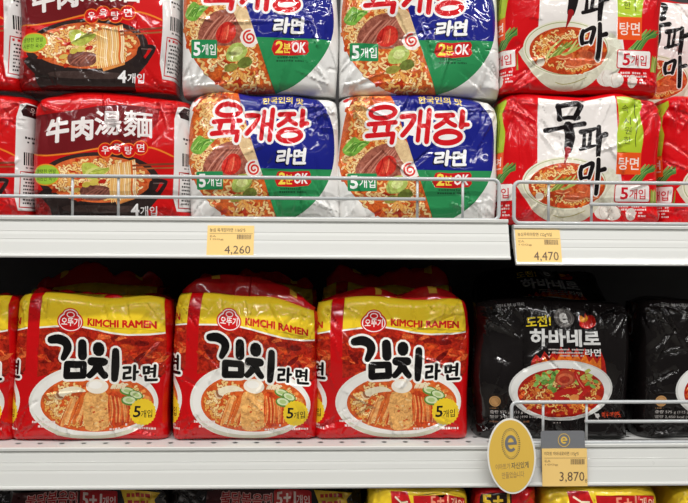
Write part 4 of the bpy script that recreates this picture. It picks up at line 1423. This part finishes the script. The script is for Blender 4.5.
def price_tag(label, x0, x1, y0, y1, name, price, zt, off=0.0012, slope=SLOPE):
    """paper ticket in the slanted rail; local x right, z up along the rail face"""
    Yb = -0.0095
    a, b = at(x0, y1, Yb), at(x1, y1, Yb)
    wd = b.x - a.x
    h = (at(x0, y0, 0.0).z - a.z) / math.cos(slope)
    root = empty('price_tag', ((a.x + b.x) / 2, Yb - off, a.z), (-slope, 0, 0))
    tag(root, label, 'price tag', 'price tags on the shelf rails')
    round_slab('ticket', wd, 0, h, 0.0006, 0.0008, M_TAG, root)
    y = -0.0010
    hw = wd / 2
    flat_text('product_lettering', name, -hw * .90, hw * .62, h * .80, h * .92, y, M_INK, root)
    mesh_obj('rule_line', [(-hw * .9, y, h * .745), (hw * .95, y, h * .745), (hw * .95, y, h * .757), (-hw * .9, y, h * .757)], [(0, 1, 2, 3)], M_INKL, root)
    flat_text('small_print', 'EA', -hw * .88, -hw * .62, h * .64, h * .70, y, M_INKL, root)
    flat_text('small_print', '100g', -hw * .88, -hw * .3, h * .54, h * .60, y, M_INKL, root)
    barcode(root, hw * .27, hw * .88, h * .58, h * .72, y, len(name))
    flat_text('price_lettering', price, -hw * .24, hw * .86, h * .10, h * .38, y, M_INK, root)
    return root, wd, h


price_tag('yellow price tag reading 4,260 on the rail under the white and blue packs', 206.5, 253.5, 225.5, 258.2, '농심 육개장라면 116G*5', '4,260', ZRT1)
price_tag('yellow price tag reading 4,470 on the rail under the radish noodle packs', 517, 562, 229.8, 265.3, '농심무파마탕면 122g*5입', '4,470', ZRT2)
r_, wd, h = price_tag('yellow price tag reading 3,870 with grey header card on the lower rail', 541.5, 586.5, 446.6, 485.4, '이마트 하바네로라면 115g*5', '3,870', ZRT4, off=0.0035, slope=math.radians(4))
hd = round_slab('header_card', wd * .98, h * .35, h * 1.47, 0.003, 0.0007, M_GREY, r_)
hd.location = (-0.0015, 0.0012, 0)
flat_text('won_lettering', '원', wd * .44, wd * .49, h * .10, h * .2, -0.001, M_INK, r_)
y = 0.0003


def flat_e(name, cx, cz, rx, rz, w_, y, mat, parent, n=30):
    """round lower-case e: an open band and its bar"""
    v, f = [], []
    for k in range(n + 1):
        t = math.radians(-4 + (318 * k / n))
        for r in (1, -1):
            v.append((cx + (rx + r * w_ / 2) * math.cos(t), y, cz + (rz + r * w_ / 2) * math.sin(t)))
        if k:
            i = len(v) - 4
            f.append((i, i + 1, i + 3, i + 2))
    q = len(v)
    yb = y - 0.00012
    v += [(cx - rx, yb, cz - w_ * .42), (cx + rx + w_ / 2, yb, cz - w_ * .42), (cx + rx + w_ / 2, yb, cz + w_ * .42), (cx - rx, yb, cz + w_ * .42)]
    f.append((q, q + 1, q + 2, q + 3))
    return mesh_obj(name, v, f, mat, parent)


def ring_flat(name, cx, cz, rx, rz, w_, y, mat, parent, n=40, dash=1):
    v, f = [], []
    for k in range(n):
        for q in (k, k + (0.55 if dash else 1)):
            t = 2 * PI * q / n
            for r in (1, -1):
                v.append((cx + (rx + r * w_ / 2) * math.cos(t), y, cz + (rz + r * w_ / 2) * math.sin(t)))
        i = len(v) - 4
        f.append((i, i + 1, i + 3, i + 2))
    o = mesh_obj(name, v, f, mat, parent)
    o['kind'] = 'stuff'
    return o


flat_e('emblem_letter', 0, h * 1.22, 0.0034, 0.0037, 0.0020, y, M_TAGY, r_)
ring_flat('emblem_ring', 0, h * 1.22, 0.0078, 0.0084, 0.0008, y, M_TAGY, r_, 24, 0)

# oval card standing off the rail
YC = -0.022
c0 = at(511.5, 456, YC)
oc = empty('oval_card', (c0.x, YC, c0.z), (0, math.radians(-4), 0))
tag(oc, 'yellow oval promotion card with white border clipped to the lower rail', 'promo card')
K = 724.0 / (YC - CAM.y)


def oval(name, rx, rz, y0, y1, mat, parent, n=64):
    v = [(rx * math.cos(2 * PI * k / n), y0, rz * math.sin(2 * PI * k / n)) for k in range(n)]
    v += [(x, y1, z) for x, _, z in v]
    f = [tuple(range(n)), tuple(range(2 * n - 1, n - 1, -1))] + [(k, n + k, n + (k + 1) % n, (k + 1) % n) for k in range(n)]
    return mesh_obj(name, v, [q[::-1] for q in f] if y0 > y1 else f, mat, parent)


oval('card', 24.6 / K, 38.2 / K, -0.0004, 0.0004, M_WHITE, oc)
oval('yellow_face', 22.9 / K, 36.4 / K, -0.0007, -0.0004, M_TAGY, oc)
y = -0.0009
flat_e('emblem_letter', 0, 12.8 / K, 4.6 / K, 7.0 / K, 3.0 / K, y, M_GREY, oc)
ring_flat('emblem_ring', 0, 12.6 / K, 9.0 / K, 15.2 / K, 1.1 / K, y, M_INKG, oc, 44)
ring_flat('emblem_ring', 0, 12.6 / K, 7.6 / K, 13.6 / K, 0.5 / K, y, M_INKG, oc, 44)
flat_text('slogan_lettering', '이마트가', -17 / K, -2 / K, -12.6 / K, -6.8 / K, y, M_INKL, oc)
flat_text('slogan_lettering', '자신있게', -1 / K, 16.6 / K, -13 / K, -6.4 / K, y, M_INKG, oc, 0.012)
flat_text('slogan_lettering', '만들었습니다', -11 / K, 11.6 / K, -22 / K, -15.6 / K, y, M_INKL, oc)
mesh_obj('clip', *box_vf(-0.006, 0.006, 0.0005, 0.018, 0.006, 0.0075), M_WHITE, oc)
